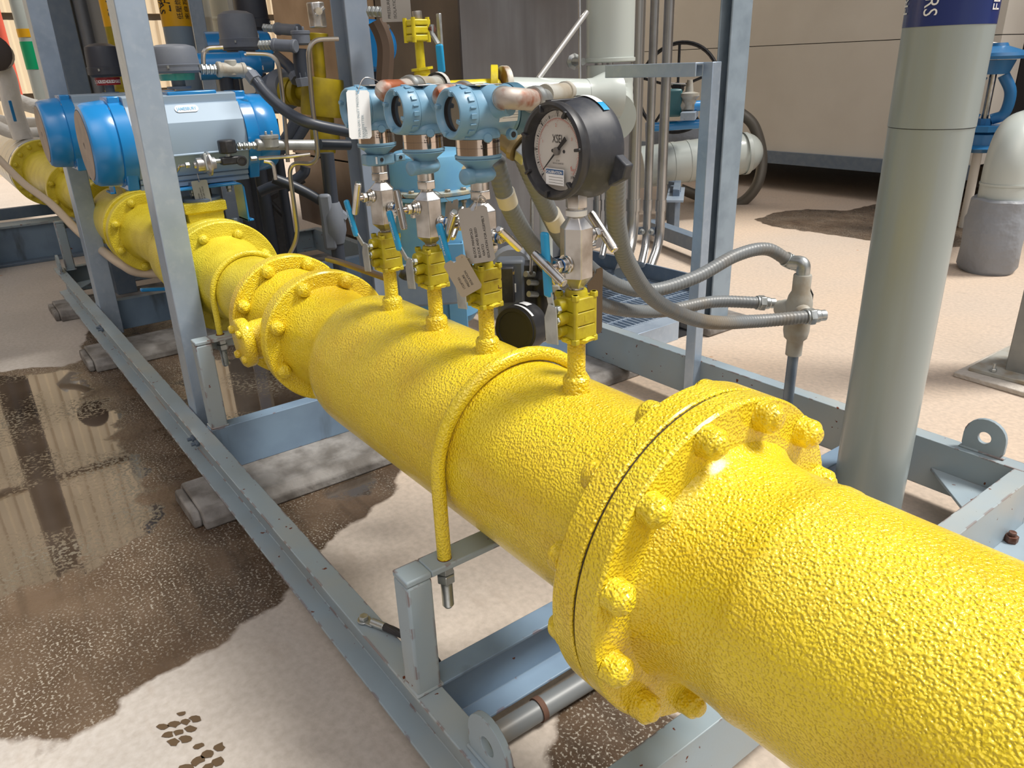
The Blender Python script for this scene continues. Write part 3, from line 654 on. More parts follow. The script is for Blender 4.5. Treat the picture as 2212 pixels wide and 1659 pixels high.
# ================================================================== instrument root valves
def dirs(a): a = math.radians(a); return V(math.cos(a), math.sin(a), 0)
def root_valve(x, label, mode='open'):
    b0 = V(x, YC, .835); t = thing('root_ball_valve', label, 'ball valve', b0, 'yellow three-piece root valves')
    z = .835; h = .021
    for k, (a, c) in enumerate(((0, .0192), (.0200, .0398), (.0406, .060))):
        mb = MB(); s_ = h*1.03
        mb.prism([(-s_, -s_*.8), (-s_*.8, -s_), (s_*.8, -s_), (s_, -s_*.8), (s_, s_*.8), (s_*.8, s_), (-s_*.8, s_), (-s_, s_*.8)], (x, YC, z+a), (1, 0, 0), (0, 1, 0), (0, 0, c-a))
        o = obj('body_piece', mb, YD, t, bevel=.0015)
    mb = MB(); mb.box((x, YC, z+.030), (.034, .034, .058)); obj('seam_core', mb, INK, t)
    for sx in (-1, 1):
        for sy in (-1, 1):
            mb = MB(); mb.cyl((x+sx*.0175, YC+sy*.0175, z-.006), (x+sx*.0175, YC+sy*.0175, z+.066), .0042, seg=12); mb.hexn(V(x+sx*.0175, YC+sy*.0175, z+.058), (0, 0, 1), .008, .0062); mb.hexn(V(x+sx*.0175, YC+sy*.0175, z-.007), (0, 0, 1), .008, .0065); obj('clamp_bolt', mb, YD, t, bevel=.0006)
    mb = MB(); mb.lathe((x, YC, z+.058), (0, 0, 1), [(0, .0165), (.008, .016), (.011, .0145), (.011, .0095), (.0, .0095)], 24); obj('top_collar', mb, YD, t)
    mb = MB(); mb.lathe((x, YC, z-.008), (0, 0, 1), [(0, .0145), (.001, .019), (.004, .024), (.008, .0255), (.0095, .022), (.0095, 0)], 26)
    for i, v_ in enumerate(mb.v):
        a = math.atan2(v_.y-YC, v_.x-x); k_ = 1+.16*math.sin(a*4+.6)+.08*math.sin(a*9); v_.x = x+(v_.x-x)*k_; v_.y = YC+(v_.y-YC)*k_; v_.z -= .0022*(.5+.5*math.sin(a*7))
    obj('paint_skirt', mb, YF, t, angle=70)
    mb = MB(); mb.box((x+.010, YC-.0005, z+.030), (.018, .0442, .014)) if False else mb.prism([(-.004, 0), (.004, 0), (.004, .010), (-.004, .010)], (x-.0213, YC-.001, z+.025), (0, 1, 0), (0, 0, 1), (-.0006, 0, 0)); obj('cast_mark', mb, YD, t)
    # stem, bracket and lever on the aisle side
    mb = MB(); mb.cyl((x, YC+.020, z+.030), (x, YC+.038, z+.030), .0095, seg=18); mb.lathe((x+.004, YC+.021, z+.049), (0, 1, 0), [(0, .010), (.012, .010), (.014, .006), (.014, 0)], 14); mb.lathe((x+.003, YC+.021, z+.012), (0, 1, 0), [(0, .009), (.012, .009), (.014, .006), (.014, 0)], 14); obj('stem_boss', mb, YD, t, bevel=.001)
    for dz in (.030, .046):
        mb = MB(); mb.hexn(V(x-.003, YC+.034, z+dz), (0, 1, 0), .007, .0062); mb.cyl((x-.003, YC+.038, z+dz), (x-.003, YC+.046, z+dz), .003, seg=10); obj('stem_nut', mb, ZN, t, bevel=.0005)
    lx = x; py_ = YC+.047
    mb = MB(); mb.prism([(-.016, -.004), (.010, -.008), (.013, .030), (.004, .052), (-.012, .050)], (lx, py_, z+.004), (1, 0, 0), (0, 0, 1), (0, .0022, 0)); obj('lever_plate', mb, ZN, t, bevel=.0006)
    if mode == 'open':
        A = V(lx+.004, py_+.002, z+.050); B = V(lx+.011, py_+.008, z+.064); G0 = V(lx+.013, py_+.010, z+.066); G1 = V(lx+.029, py_+.016, z+.136)
    else:
        A = V(lx+.0, py_-.004, z+.040); B = V(lx+.006, py_-.003, z+.062); G0 = V(lx+.008, py_-.002, z+.064); G1 = V(lx+.012, py_+.0, z+.155)
    def bar(P, Q, w_, th, m_, nm, bv, par):
        d = (Q-P); L = d.length; d.normalize(); n_ = V(0, 1, .0); n_ = (n_-d*n_.dot(d)).normalized(); s_ = d.cross(n_)
        R = Matrix((s_, n_, d)).transposed(); return obj(nm, MB().box((P+Q)/2, (w_, th, L), R), m_, par, bevel=bv, seg=3)
    lv = bar(A, G0+(G1-G0)*.15, .012, .0028, ZN, 'lever', .0008, t)
    gp = bar(G0, G1, .0145, .0085, BG, 'lever_grip', .004, lv)
    if mode == 'open':
        d = (G1-G0).normalized(); text('grip_lettering', 'flowserve', .0085, G1-d*.018+V(-.0035, .0052, 0), -d, V(0, 1, 0).cross(-d)*-1, WH, lv, .0006)
    return t
root_valve(BX[0], 'yellow root valve under the black pressure gauge', 'closed')
root_valve(BX[1], 'yellow root valve with blue lever, nearest of the three below the blue transmitters')
root_valve(BX[2], 'yellow root valve with blue lever, middle of the three below the blue transmitters')
root_valve(BX[3], 'yellow root valve with blue lever, farthest of the three below the blue transmitters')

# ================================================================== block and bleed manifold valves
def manifold(x, label, bons, mt, hexr=.0265, z0=.906, z1=1.003, rot=0, thread=True):
    t = thing('manifold_valve', label, 'needle valve', (x, YC, z0), 'stainless block and bleed valves')
    mb = MB(); L = z1-z0; mb.lathe((x, YC, z0), (0, 0, 1), [(0, 0), (0, .011), (L*.04, .012), (L*.17, hexr), (L*.84, hexr), (L*.97, .0125), (L, .011), (L, 0)], 6, a0=math.radians(rot)); obj('body', mb, mt, t, bevel=.0012)
    pr = []; k = 0
    while k*.0018 < .016: pr += [(k*.0018, .0112), (k*.0018+.0009, .0100)]; k += 1
    mb = MB(); mb.lathe((x, YC, z0-.014), (0, 0, 1), [(0, 0)]+pr+[(.016, 0)], 20); obj('threaded_stub', mb, SS, t, angle=60)
    for an, dz, tilt, bl in bons:
        d = dirs(an); c = V(x, YC, z0+dz); s_ = d.cross(V(0, 0, 1)); r0 = hexr*.9
        bn = obj('bonnet', MB().lathe(c+d*(r0-.002), d, [(0, 0), (0, .0135), (.003, .0135), (.004, .0115), (.006, .0115), (.006, .009), (.011, .009), (.011, 0)], 28), SS, t)
        if bl: obj('blue_ring', MB().lathe(c+d*(r0+.009), d, [(0, .0092), (0, .0098), (.002, .0098), (.002, .0092)], 24), LAB, bn)
        mb = MB(); mb.hexn(c+d*(r0+.011), d, .008, .0098); obj('packing_nut', mb, SS, bn, bevel=.0006)
        mb = MB(); mb.cyl(c+d*(r0+.018), c+d*(r0+.036), .0052, seg=16); obj('stem', mb, SSM, bn)
        bd = (s_*math.cos(math.radians(tilt))+V(0, 0, 1)*math.sin(math.radians(tilt))); q = c+d*(r0+.031)
        mb = MB(); mb.lathe(q-bd*.034, bd, [(0, 0), (0, .0045), (.001, .0060), (.004, .0060), (.0042, .0068), (.064, .0068), (.0642, .0060), (.067, .0060), (.068, .0045), (.068, 0)], 20); obj('t_bar', mb, SS, bn)
        mb = MB(); mb.box(c+d*(r0+.004)+V(0, 0, -.0145)+s_*.004, (.008, .008, .006)); mb.cyl(c+d*(r0-.003)+V(0, 0, -.0145)+s_*.008, c+d*(r0+.007)+V(0, 0, -.0145)+s_*.008, .0035, seg=10); obj('lock_screw', mb, SS, bn, bevel=.0005)
    return t
manifold(BX[0], 'brushed stainless hexagonal gauge valve with two T-bar handles under the black gauge', [(93, .038, 28, True), (272, .072, 136, False)], SSB, .0235, .905, 1.008, rot=5)
manifold(BX[1], 'stainless bleed valve behind the hanging metal tags, nearest of the three below the transmitters', [(196, .040, 38, True), (80, .062, 130, False)], SSB)
manifold(BX[2], 'stainless bleed valve in the middle of the three below the transmitters', [(212, .040, 140, True), (88, .068, 75, False)], SSB)
manifold(BX[3], 'stainless bleed valve farthest of the three below the transmitters', [(200, .045, 178, True), (92, .070, 115, False)], SSB)

# ================================================================== transmitters
def transmitter(x, label, coplanar=False):
    t = thing('pressure_transmitter', label, 'transmitter', (x, YC, 1.003), 'blue pressure transmitters')
    c = V(x, YC, 0); Zd = (0, 0, 1)
    mb = MB(); mb.cyl(c+V(0, 0, 1.001), c+V(0, 0, 1.036), .0115, seg=20); mb.hexn(c+V(0, 0, 1.0045), Zd, .015, .0175); mb.lathe(c+V(0, 0, 1.019), Zd, [(0, .0148), (.013, .0148), (.014, .0125), (.016, .0125)], 24); obj('hex_union', mb, SS, t, bevel=.0008)
    if not coplanar:
        mb = MB(); mb.lathe(c+V(0, 0, 1.031), Zd, [(0, 0), (0, .015), (.003, .022), (.009, .0268), (.014, .0268), (.019, .022), (.022, .019), (.024, .019)], 36)
        q = c+V(0, 0, 1.0425); mb.lathe(q, (-.25, .97, 0), [(0, .0125), (.034, .0125), (.0365, .010), (.0365, 0)], 20); mb.lathe(q, (.3, -.95, 0), [(0, .0125), (.026, .0125), (.0285, .010), (.0285, 0)], 20); obj('process_flange', mb, BT, t, angle=50)
    else:
        mb = MB(); mb.prism([(-.024, -.020), (.024, -.020), (.030, -.010), (.030, .012), (.022, .020), (-.022, .020), (-.030, .012), (-.030, -.010)], c+V(0, 0, 1.033), (0, 1, 0), (-1, 0, 0), (0, 0, .020)); obj('process_flange', mb, BT, t, bevel=.003)
        mb = MB(); mb.box(c+V(-.012, -.038, 1.044), (.014, .022, .014)); mb.box(c+V(-.022, .006, 1.043), (.006, .014, .017)); obj('flange_lug', mb, BT, t, bevel=.002)
        mb = MB(); mb.cyl(c+V(-.0265, .006, 1.044), c+V(-.0255, .006, 1.044), .0035, seg=12); mb.cyl(c+V(-.0205, -.038, 1.044), c+V(-.019, -.038, 1.044), .0035, seg=12); obj('vent_hole', mb, INK, t)
        mb = MB(); mb.prism([(0, 0), (.014, 0), (.014, .013), (0, .013)], c+V(-.0215, .012, 1.0365), V(.35, .94, 0), (0, 0, 1), (.0006, 0, 0)); obj('flange_label', mb, WH, t)
    mb = MB(); mb.lathe(c+V(0, 0, 1.053), Zd, [(0, 0), (0, .020), (.005, .024), (.012, .0335), (.014, .0365), (.0150, .0365), (.0155, .0350), (.0163, .0350), (.0168, .0368), (.0200, .0368), (.021, .034), (.021, 0)], 48); obj('sensor_base', mb, BT, t)
    mb = MB(); mb.lathe(c+V(0, 0, 1.073), Zd, [(0, 0), (0, .0335), (.0008, .0343), (.0242, .0343), (.025, .0335), (.025, 0)], 64); rg = obj('steel_band', mb, SSM, t)
    cyl = (c, (0, 0, 1), .0358)
    mb = MB()
    mb.lathe(c+V(0, 0, 1.0845), Zd, [(0, .0344), (0, .03448), (.0003, .03448), (.0003, .0344)], 64); obj('etched_line', mb, INK, rg)
    for s_, ang, z_, sz in (('ROSEMOUNT', 215, 1.0915, .0050), ('CE', 172, 1.0915, .0052), ('Ex', 160, 1.0915, .0050), ('II 1G', 158, 1.0872, .003), ('Ex ia', 158, 1.0840, .003)):
        d = dirs(ang); text('band_lettering', s_, sz, c+d*.0345+V(0, 0, z_), V(0, 0, 1).cross(d), V(0, 0, 1), INK, rg, .0003, 'CENTER', (c, (0, 0, 1), .0345), bold=.0001)
    mb = MB(); mb.lathe(c+V(0, 0, 1.098), Zd, [(0, 0), (0, .0352), (.004, .0362), (.011, .034), (.020, .026), (.03, .022)], 40); obj('neck', mb, BT, t)
    # barrel housing along y
    by0 = YC+.052; zc = 1.1355; F = V(x, by0, zc); D = (0, -1, 0)
    mb = MB(); mb.lathe(F, D, [(.010, .0255), (.006, .0265), (0.0015, .0305), (0, .0325), (.0005, .0348), (.003, .0365), (.016, .0385), (.028, .0400), (.030, .0392), (.030, .0)], 64); cv = obj('display_cover', mb, BT, t)
    mb = MB(); mb.lathe(F, D, [(.010, .0258), (.016, .0255), (.016, 0)], 48); obj('cover_throat', mb, BK, cv)
    mb = MB(); mb.lathe(F, D, [(.0135, 0), (.0135, .0254)], 48); obj('display_glass', mb, GLS, cv)
    for k in range(4):
        a = math.radians(20+90*k); p = F+V(.0305*math.cos(a), -.002, .0305*math.sin(a)); R = Matrix.Rotation(-a, 3, 'Y')
        mb = MB(); mb.box(p, (.008, .008, .006), R); obj('cover_notch', mb, BT, cv, bevel=.001)
    for k in range(9):
        a = math.radians(95+18*k); p = F+V(.0398*math.cos(a), -.021, .0398*math.sin(a)); R = Matrix.Rotation(-a, 3, 'Y')
        mb = MB(); mb.box(p, (.0022, .010, .0075 if k % 2 else .003), R); obj('grip_rib', mb, BT, cv, bevel=.0005)
    mb = MB(); mb.lathe(F, D, [(.031, 0), (.031, .0385), (.034, .0375), (.045, .0375), (.06, .0365), (.08, .0360), (.104, .0360), (.106, .0375), (.108, .0385), (.108, 0)], 64); hs = obj('housing', mb, BT, t)
    mb = MB(); mb.lathe(F, D, [(.1095, 0), (.1095, .0395), (.128, .0395), (.132, .037), (.135, .030), (.135, 0)], 40); obj('rear_cover', mb, mat('transmitter_blue_rear', (.05, .135, .20), .4) if 'transmitter_blue_rear' not in bpy.data.materials else bpy.data.materials['transmitter_blue_rear'], t)
    mb = MB(); mb.box((x, by0-.062, zc+.0385), (.045, .05, .002)); obj('top_plate', mb, TAGM, t, bevel=.0006)
    mb = MB(); mb.lathe((x-.024, by0-.055, zc-.037), (-.5, .35, .05), [(-.01, .0072), (.016, .0072), (.018, .006), (.018, 0)], 16); obj('ground_boss', mb, BT, t)
    mb = MB(); mb.cyl((x-.032, by0-.092, zc-.034), (x-.040, by0-.092, zc-.034), .009, .008, 18); mb.lathe((x-.0402, by0-.092, zc-.034), (-1, 0, 0), [(0, 0), (0, .0045), (.0003, .0045), (.0003, 0)], 14, m=1); obj('lock_boss', mb, [BT, INK], t)
    q = V(x-.012, by0-.064, zc+.012)
    mb = MB(); mb.lathe(q, (-1, -.28, 0), [(0, .029), (.012, .027), (.024, .0215), (.032, .0190), (.042, .0185), (.0425, .0172), (.046, .0172), (.046, 0)], 32, sx=.85); obj('conduit_boss', mb, BT, t)
    # calibration sticker wrapped round the housing
    st = thing_label = MB(); ax0 = V(x, by0-.090, zc); R_ = .0364; n = 8; w_, h_ = .040, .023; a0 = math.radians(186)
    def sp(u_, v_, e): a = a0-v_/R_; return V(x+(R_+e)*math.cos(a), by0-.090-u_+.0, zc+(R_+e)*math.sin(a))
    def patch(u0, u1, v0, v1, e, m_, nm, par):
        mb = MB(); N_ = 8
        for i in range(N_+1):
            for u_ in (u0, u1): mb.v.append(sp(u_+.12*((v0+(v1-v0)*i/N_)*0), v0+(v1-v0)*i/N_, e))
        for i in range(N_): mb.f.append([2*i, 2*i+1, 2*i+3, 2*i+2])
        mb.m = [0]*N_; return obj(nm, mb, m_, par)
    lb = patch(-w_/2, w_/2, -h_/2, h_/2, .0003, WH, 'calibration_label', hs)
    patch(-w_/2+.001, w_/2-.001, h_/2-.0068, h_/2-.001, .0006, LAB, 'label_header', lb)
    for k in range(3): patch(-w_/2+.006, w_/2-.002, h_/2-.0098-.0038*k, h_/2-.0094-.0038*k, .0006, INK, 'label_rule', lb)
    o_ = sp(-w_/2+.017, h_/2-.0056, .0006); text('label_lettering', 'CALIBRATION', .0042, o_, V(0, -1, 0), V(0, 0, 1), WH, lb, .0006, 'CENTER', (V(x, 0, zc), (0, 1, 0), .0366), bold=.00012)
    return t
transmitter(BX[1], 'light blue pressure transmitter nearest the black gauge, display dark, steel band below')
transmitter(BX[2], 'light blue pressure transmitter in the middle of the row of three')
transmitter(BX[3], 'light blue pressure transmitter at the left of the row, behind the white tag', True)

# conduit elbows leaving the transmitters
def elbow(pts, r, label, ringat, m=RUSTM):
    t = thing('conduit_elbow', label, 'pipe elbow', pts[0], 'rusted conduit elbows')
    P = bend(pts, .03, 8); obj('elbow', MB().tube(P, r, 18), m, t)
    d = (pts[1]-pts[0]).normalized(); obj('thread_ring', MB().lathe(pts[0]-d*.002, d, [(0, r*1.08), (.004, r*1.16), (.008, r*1.08), (.008, r)], 24), ZN, t)
    d = (pts[-1]-pts[-2]).normalized(); L = .05
    mb = MB(); mb.lathe(pts[-1]-d*.012, d, [(0, r*1.0), (0, r*1.22), (.010, r*1.28), (.012, r*1.34), (.016, r*1.34), (.018, r*1.2), (.022, r*1.2), (.022, r*1.12), (.040, r*1.12), (.040, 0)], 28); obj('union_nut', mb, ZN, t)
    return t
e0 = PX(1068, 213, .955); e1 = PX(1090, 211, .940); e2 = PX(1150, 222, .90)
elbow([V(.961, -.708, 1.1545), e1, PX(1125, 214, .935), PX(1156, 216, .955)], .0155, 'galvanised elbow streaked with rust between the nearest blue transmitter and the black gauge', .1)
elbow([V(1.127, -.708, 1.1545), PX(955, 205, 1.11), PX(978, 203, 1.13), PX(1000, 203, 1.16)], .0165, 'dark red rusted elbow between the middle and nearest transmitters', .1)
elbow([V(1.299, -.708, 1.1545), PX(822, 193, 1.28), PX(855, 193, 1.29), PX(885, 189, 1.32)], .0165, 'red-brown rusted elbow behind the middle transmitter, joined to a pale fitting', .1)
# pale dusty conduit bodies behind
def cbody(pts, r, label, m=CIT, nm='pale_fitting'):
    t = thing(nm, label, 'conduit fitting', pts[0], None)
    for a, b in zip(pts, pts[1:]):
        d = (b-a); L = d.length
        obj('sleeve', MB().lathe(a, d, [(0, 0), (0, r*1.1), (.008, r*1.15), (.009, r), (L-.009, r), (L-.008, r*1.15), (L, r*1.1), (L, 0)], 24), m, t)
    return t
a_ = PD(1176, 205, 1.36); b_ = PD(1222, 198, 1.45)
t = cbody([a_, b_], .0155, 'pale dusty conduit tee just above and behind the black gauge')
obj('plug', MB().lathe(b_, b_-a_, [(0, .017), (.004, .018), (.006, .015), (.016, .015), (.016, 0)], 20), CIT, t)
a_ = PD(900, 186, 1.62); b_ = PD(945, 184, 1.75)
t = cbody([a_, b_], .018, 'white crusted conduit fitting behind the middle transmitter')
obj('cap_dome', MB().lathe(b_, b_-a_, [(-.01, .026), (.01, .027), (.022, .018), (.026, 0)], 20), mat('crusted_white', (.55, .55, .52), .6, bump=[('n', 80, .8, .004)]), t)
a_ = PD(1088, 288, 1.42); b_ = PD(1125, 318, 1.40)
t = cbody([a_, b_], .026, 'bronze-coloured round conduit elbow below the nearest transmitter head', BRZ)
obj('union_nut', MB().hexn(b_+(b_-a_)*.1, b_-a_, .02, .024), ZN, t, bevel=.001)

# ================================================================== tags
def tagplate(c, u, v, w_, h_, label, m, lines=(), tsz=.006, bendk=0, wire=None, ink=INK, cat='tag', grp=None, tu=None, nm='hanging_tag'):
    c = Vector(c); u = Vector(u).normalized(); v = Vector(v); v = (v-u*u.dot(v)).normalized(); n = u.cross(v)
    t = thing(nm, label, cat, c, grp); N_ = 10; mb = MB(); r_ = .004
    R = [(-w_/2, -h_/2+r_), (-w_/2+r_, -h_/2), (w_/2-r_, -h_/2), (w_/2, -h_/2+r_), (w_/2, h_/2-r_), (w_/2-r_, h_/2), (.004, h_/2), (.002, h_/2-.006), (-.002, h_/2-.006), (-.004, h_/2), (-w_/2+r_, h_/2), (-w_/2, h_/2-r_)]
    def B(a, b): return c+u*a+v*b+n*(bendk*(b*b)/h_)
    k = len(R); rows = []
    if bendk == 0: mb.prism(R, c-n*.0004, u, v, n*.0008)
    else:
        M_ = 12
        for s_ in (0, 1):
            for i in range(M_+1):
                b = -h_/2+h_*i/M_
                for a in (-w_/2, w_/2): mb.v.append(B(a, b)+n*(.0008*s_))
        q = 2*(M_+1)
        for i in range(M_): mb.f += [[2*i, 2*i+1, 2*i+3, 2*i+2], [q+2*i, q+2*i+2, q+2*i+3, q+2*i+1], [2*i, 2*i+2, q+2*i+2, q+2*i], [2*i+1, q+2*i+1, q+2*i+3, 2*i+3]]
        mb.m = [0]*len(mb.f)
    o = obj('plate', mb, m, t)
    for s_, a, b in lines:
        text('tag_lettering', s_, tsz, c+u*a+v*b, v, -u, ink, t, .0012)
    if wire: obj('wire', MB().tube(spline(wire, 8), .0007, 6), SS, t)
    return t
# white tag hung on the left transmitter
u_ = (PX(795, 200, 1.30)-PX(750, 200, 1.30)).normalized()
c_ = PX(776, 248, 1.30); w_ = (PX(800, 248, 1.30)-PX(751, 248, 1.30)).length; h_ = (PX(776, 196, 1.30)-PX(776, 301, 1.30)).length
tagplate(c_, u_, V(.0, -.012, 1), w_, h_, 'glaring white tag hanging on the left transmitter', mat('white_tag', (.93, .96, .98), .35), [('MAIN GAS INLET PRESSURE', .0, -.038), ('TRANSMITTER', .008, -.042), ('1723PT', .013, -.04)], .0065, wire=[c_+V(0, 0, h_/2-.005), c_+V(-.0, -.02, h_/2+.02), V(1.30, -.70, 1.172)], ink=mat('faint_ink', (.25, .33, .38), .5))
# folded and flat steel tags by the nearest bleed valve
c_ = PD(1030, 508, 1.185)
tagplate(c_, V(-.60, -.79, .12), V(.10, .08, 1), .046, .088, 'brown-grey metal tag covering the nearest transmitter bleed valve', TAGM, [('BLOCK MANIFOLD', -.006, -.035), ('BLOCK AND BLEED', .001, -.036), ('43A/723', .008, -.034), ('ISOLATION FOR ASSEMBLY', .015, -.038)], .0055, wire=[c_+V(0, 0, .04), c_+V(0, -.01, .06), V(1.0, -.70, 1.0)])
c_ = PD(1000, 596, 1.17)
tagplate(c_, V(-.45, -.8, .45), V(.35, .45, 1), .038, .062, 'creased metal tag hanging beside the nearest yellow root valve', mat('tag_steel_warm', (.40, .34, .26), .35, .9), [('1723PT/01', -.006, -.02), ('PRESSURE', .002, -.02), ('ISOLATION', .008, -.02)], .005, .0, wire=[c_+V(0, 0, .03), PD(1020, 560, 1.19), PD(1052, 568, 1.22)])
c_ = PD(1285, 655, 1.12)
tagplate(c_, V(.25, -.97, .0), V(0, 0, 1), .042, .105, 'dark brown metal tag behind the yellow root valve under the gauge', mat('tag_dark', (.12, .09, .06), .4, .8), [], .005, 0, wire=[c_+V(0, 0, .05), PD(1280, 600, 1.10), PD(1262, 618, 1.06)])
c_ = PD(975, 470, 1.55)
tagplate(c_, V(.3, -.95, 0), V(-.1, -.2, 1), .04, .07, 'bent metal tag behind the middle bleed valve', TAGM, [], .005, 0, wire=[c_+V(0, 0, .03), PD(945, 415, 1.45), PD(925, 412, 1.42)])

# ================================================================== pressure gauge
gx = BX[0]; gc = V(gx+.005, YC+.040, 1.094)
t = thing('pressure_gauge', 'large round black pressure gauge with grey dial on the hexagonal stainless valve', 'gauge', V(gx, YC, 1.01))
gu = V(-1, 0, 0)   # reading direction on the dial (seen from +y)
mb = MB(); mb.cyl((gx, YC, 1.006), (gx, YC, 1.04), .0115, seg=18); mb.hexn(V(gx, YC, 1.018), (0, 0, 1), .022, .0155); obj('stem', mb, SSB, t, bevel=.0008)
obj('ptfe_tape', MB().lathe((gx, YC, 1.007), (0, 0, 1), [(0, .012), (.001, .0148), (.008, .0148), (.009, .012)], 24), WH, t)
mb = MB(); mb.lathe(gc, (0, -1, 0), [(.006, .0525), (.012, .0535), (.03, .0595), (.048, .0640), (.060, .0655), (.066, .0650), (.073, .061), (.073, 0)], 72); cs = obj('case', mb, BKM, t)
mb = MB(); mb.lathe(gc, (0, -1, 0), [(.018, .0505), (.006, .0520), (.0, .0545), (-.002, .0580), (.0, .0615), (.006, .0625), (.012, .0615), (.016, .059)], 72); bz = obj('bezel', mb, BK, t)
for k in range(7):
    a = math.radians(20+51.4*k); p = gc+V(.0550*math.cos(a), .001, .0550*math.sin(a)); mb = MB(); mb.box(p, (.010, .007, .004), Matrix.Rotation(-a, 3, 'Y')); obj('bezel_lug', mb, BK, bz, bevel=.001)
dy = gc.y-.013; DC = V(gc.x, dy, gc.z)
dl_ = obj('dial', MB().lathe(DC+V(0, .0, 0), (0, 1, 0), [(-.002, .0505), (0, .0505), (0, 0)], 64), DIAL, t)
def dp(r, ang, e=.0006): a = math.radians(ang); return DC+gu*(r*math.cos(a))*1+V(0, e, r*math.sin(a))
# ang measured counter-clockwise as the viewer reads it (0 = right)
mb = MB(); mr = MB()
def tick(M_, r0, r1, ang, w_):
    a = math.radians(ang); d = gu*math.cos(a)+V(0, 0, math.sin(a)); s_ = gu*(-math.sin(a))+V(0, 0, math.cos(a)); c0 = DC+V(0, .0006, 0)
    M_.add([c0+d*r0-s_*w_, c0+d*r1-s_*w_, c0+d*r1+s_*w_, c0+d*r0+s_*w_], [(0, 1, 2, 3)])
for k in range(61):
    a = 225-270*k/60; tick(mb, .0425, .0455 if k % 5 else .0468, a, .00022 if k % 5 else .0006)
for k in range(81):
    a = 225-270*k/80; tick(mr, .0385, .0405 if k % 10 else .0368, a, .0002)
for k in range(90):
    a0 = 225-270*k/90; a1 = 225-270*(k+1)/90; mr.add([dp(.0405, a0), dp(.0405, a1), dp(.0409, a1), dp(.0409, a0)], [(0, 1, 2, 3)])
obj('psi_scale', mb, INK, dl_, smooth=False); obj('bar_scale', mr, INKR, dl_, smooth=False)
for k, s_ in enumerate(('0', '10', '20', '30', '40', '50', '60')):
    a = 225-45*k; p = dp(.0486 if k not in (0, 6) else .047, a); text('dial_number', s_, .0058, p-V(0, 0, .002), gu, V(0, 0, 1), INK, dl_, .0008, 'CENTER')
for k, s_ in enumerate(('0', '1', '2', '3', '4')):
    a = 225-65*k; p = dp(.0325, a); text('dial_number', s_, .0056, p-V(0, 0, .002), gu, V(0, 0, 1), INKR, dl_, .0008, 'CENTER')
text('dial_lettering', 'XSEL', .0145, DC+V(0, 0, .0105), gu, V(0, 0, 1), INK, dl_, .0008, 'CENTER', sx=.72)
text('dial_lettering', 'psi', .006, dp(.0435, -48), gu, V(0, 0, 1), INK, dl_, .0008, 'CENTER')
text('dial_lettering', 'bar', .0055, dp(.0375, -38), gu, V(0, 0, 1), INKR, dl_, .0008, 'CENTER')
text('dial_lettering', 'JIS 3K', .0028, DC+V(0, 0, -.013), gu, V(0, 0, 1), INK, dl_, .0008, 'CENTER')
text('dial_lettering', 'NIB NO DIAMETER', .0026, DC+V(0, 0, -.0165), gu, V(0, 0, 1), INK, dl_, .0008, 'CENTER')
for s_ in (-1, 1): obj('dial_screw', MB().lathe(DC+gu*(.0115*s_), (0, 1, 0), [(0, .0022), (.0006, .0022), (.0008, 0)], 14), BK, dl_)
pa = math.radians(222); pd = gu*math.cos(pa)+V(0, 0, math.sin(pa)); ps = gu*(-math.sin(pa))+V(0, 0, math.cos(pa)); q = DC+V(0, .003, 0)
mb = MB(); mb.prism([(-.0250, -.0032), (-.004, -.0020), (.0, -.0014), (.038, -.0004), (.038, .0004), (0, .0014), (-.004, .0020), (-.0250, .0032)], q, pd, ps, (0, .0006, 0)); pn = obj('pointer', mb, INK, t, smooth=False)
obj('pointer_hub', MB().lathe(q-V(0, .002, 0), (0, 1, 0), [(0, .0052), (.004, .0052), (.005, .004), (.005, 0)], 20), mat('hub_grey', (.16, .15, .14), .5), pn)
# calibration label at the foot of the dial window
lc = DC+gu*(-.002)+V(0, .0045, -.0325)
lb = obj('calibration_label', MB().prism([(-.0185, -.0105), (.0185, -.0105), (.0185, .0105), (-.0185, .0105)], lc, gu, (0, 0, 1), (0, .0004, 0)), WH, t, smooth=False)
obj('label_header', MB().prism([(-.0175, .0035), (.0175, .0035), (.0175, .0095), (-.0175, .0095)], lc+V(0, .0005, 0), gu, (0, 0, 1), (0, .0002, 0)), LAB, lb, smooth=False)
for k in range(3): obj('label_rule', MB().prism([(-.012, 0), (.0165, 0), (.0165, .0003), (-.012, .0003)], lc+V(0, .0005, 0)+V(0, 0, -.0005-.0036*k), gu, (0, 0, 1), (0, .0002, 0)), INK, lb, smooth=False)
text('label_lettering', 'CALIBRATION', .0050, lc+V(0, .0008, .0045), gu, V(0, 0, 1), WH, lb, .0004, 'CENTER', bold=.0001)
# top clip, side bracket and maker label on the case
obj('mounting_wing', MB().prism([(-.064, 0), (-.084, -.012), (-.078, -.030), (-.052, -.042), (-.048, -.02)], gc+V(0, -.054, -.004), V(1, 0, 0), (0, 0, 1), (0, -.014, 0)), BKM, cs, bevel=.002)
def casepatch(a0, a1, y0, y1, e, m_, nm, par, rr=lambda y: .0662):
    mb = MB(); N_ = 10
    for i in range(N_+1):
        a = math.radians(a0+(a1-a0)*i/N_)
        for y in (y0, y1): mb.v.append(V(gc.x+(rr(y)+e)*math.cos(a), gc.y-y, gc.z+(rr(y)+e)*math.sin(a)))
    for i in range(N_): mb.f.append([2*i, 2*i+1, 2*i+3, 2*i+2])
    mb.m = [0]*N_; return obj(nm, mb, m_, par)
casepatch(75, 118, .052, .062, .0003, WH, 'maker_label', cs); casepatch(118, 132, .052, .062, .0003, BG, 'maker_label_end', cs)
for x0_, a0_ in ((.02, 100), (.05, 100)): pass
obj('top_clip', MB().box(gc+V(.01, -.03, .0600), (.012, .05, .006)), BK, cs, bevel=.001)

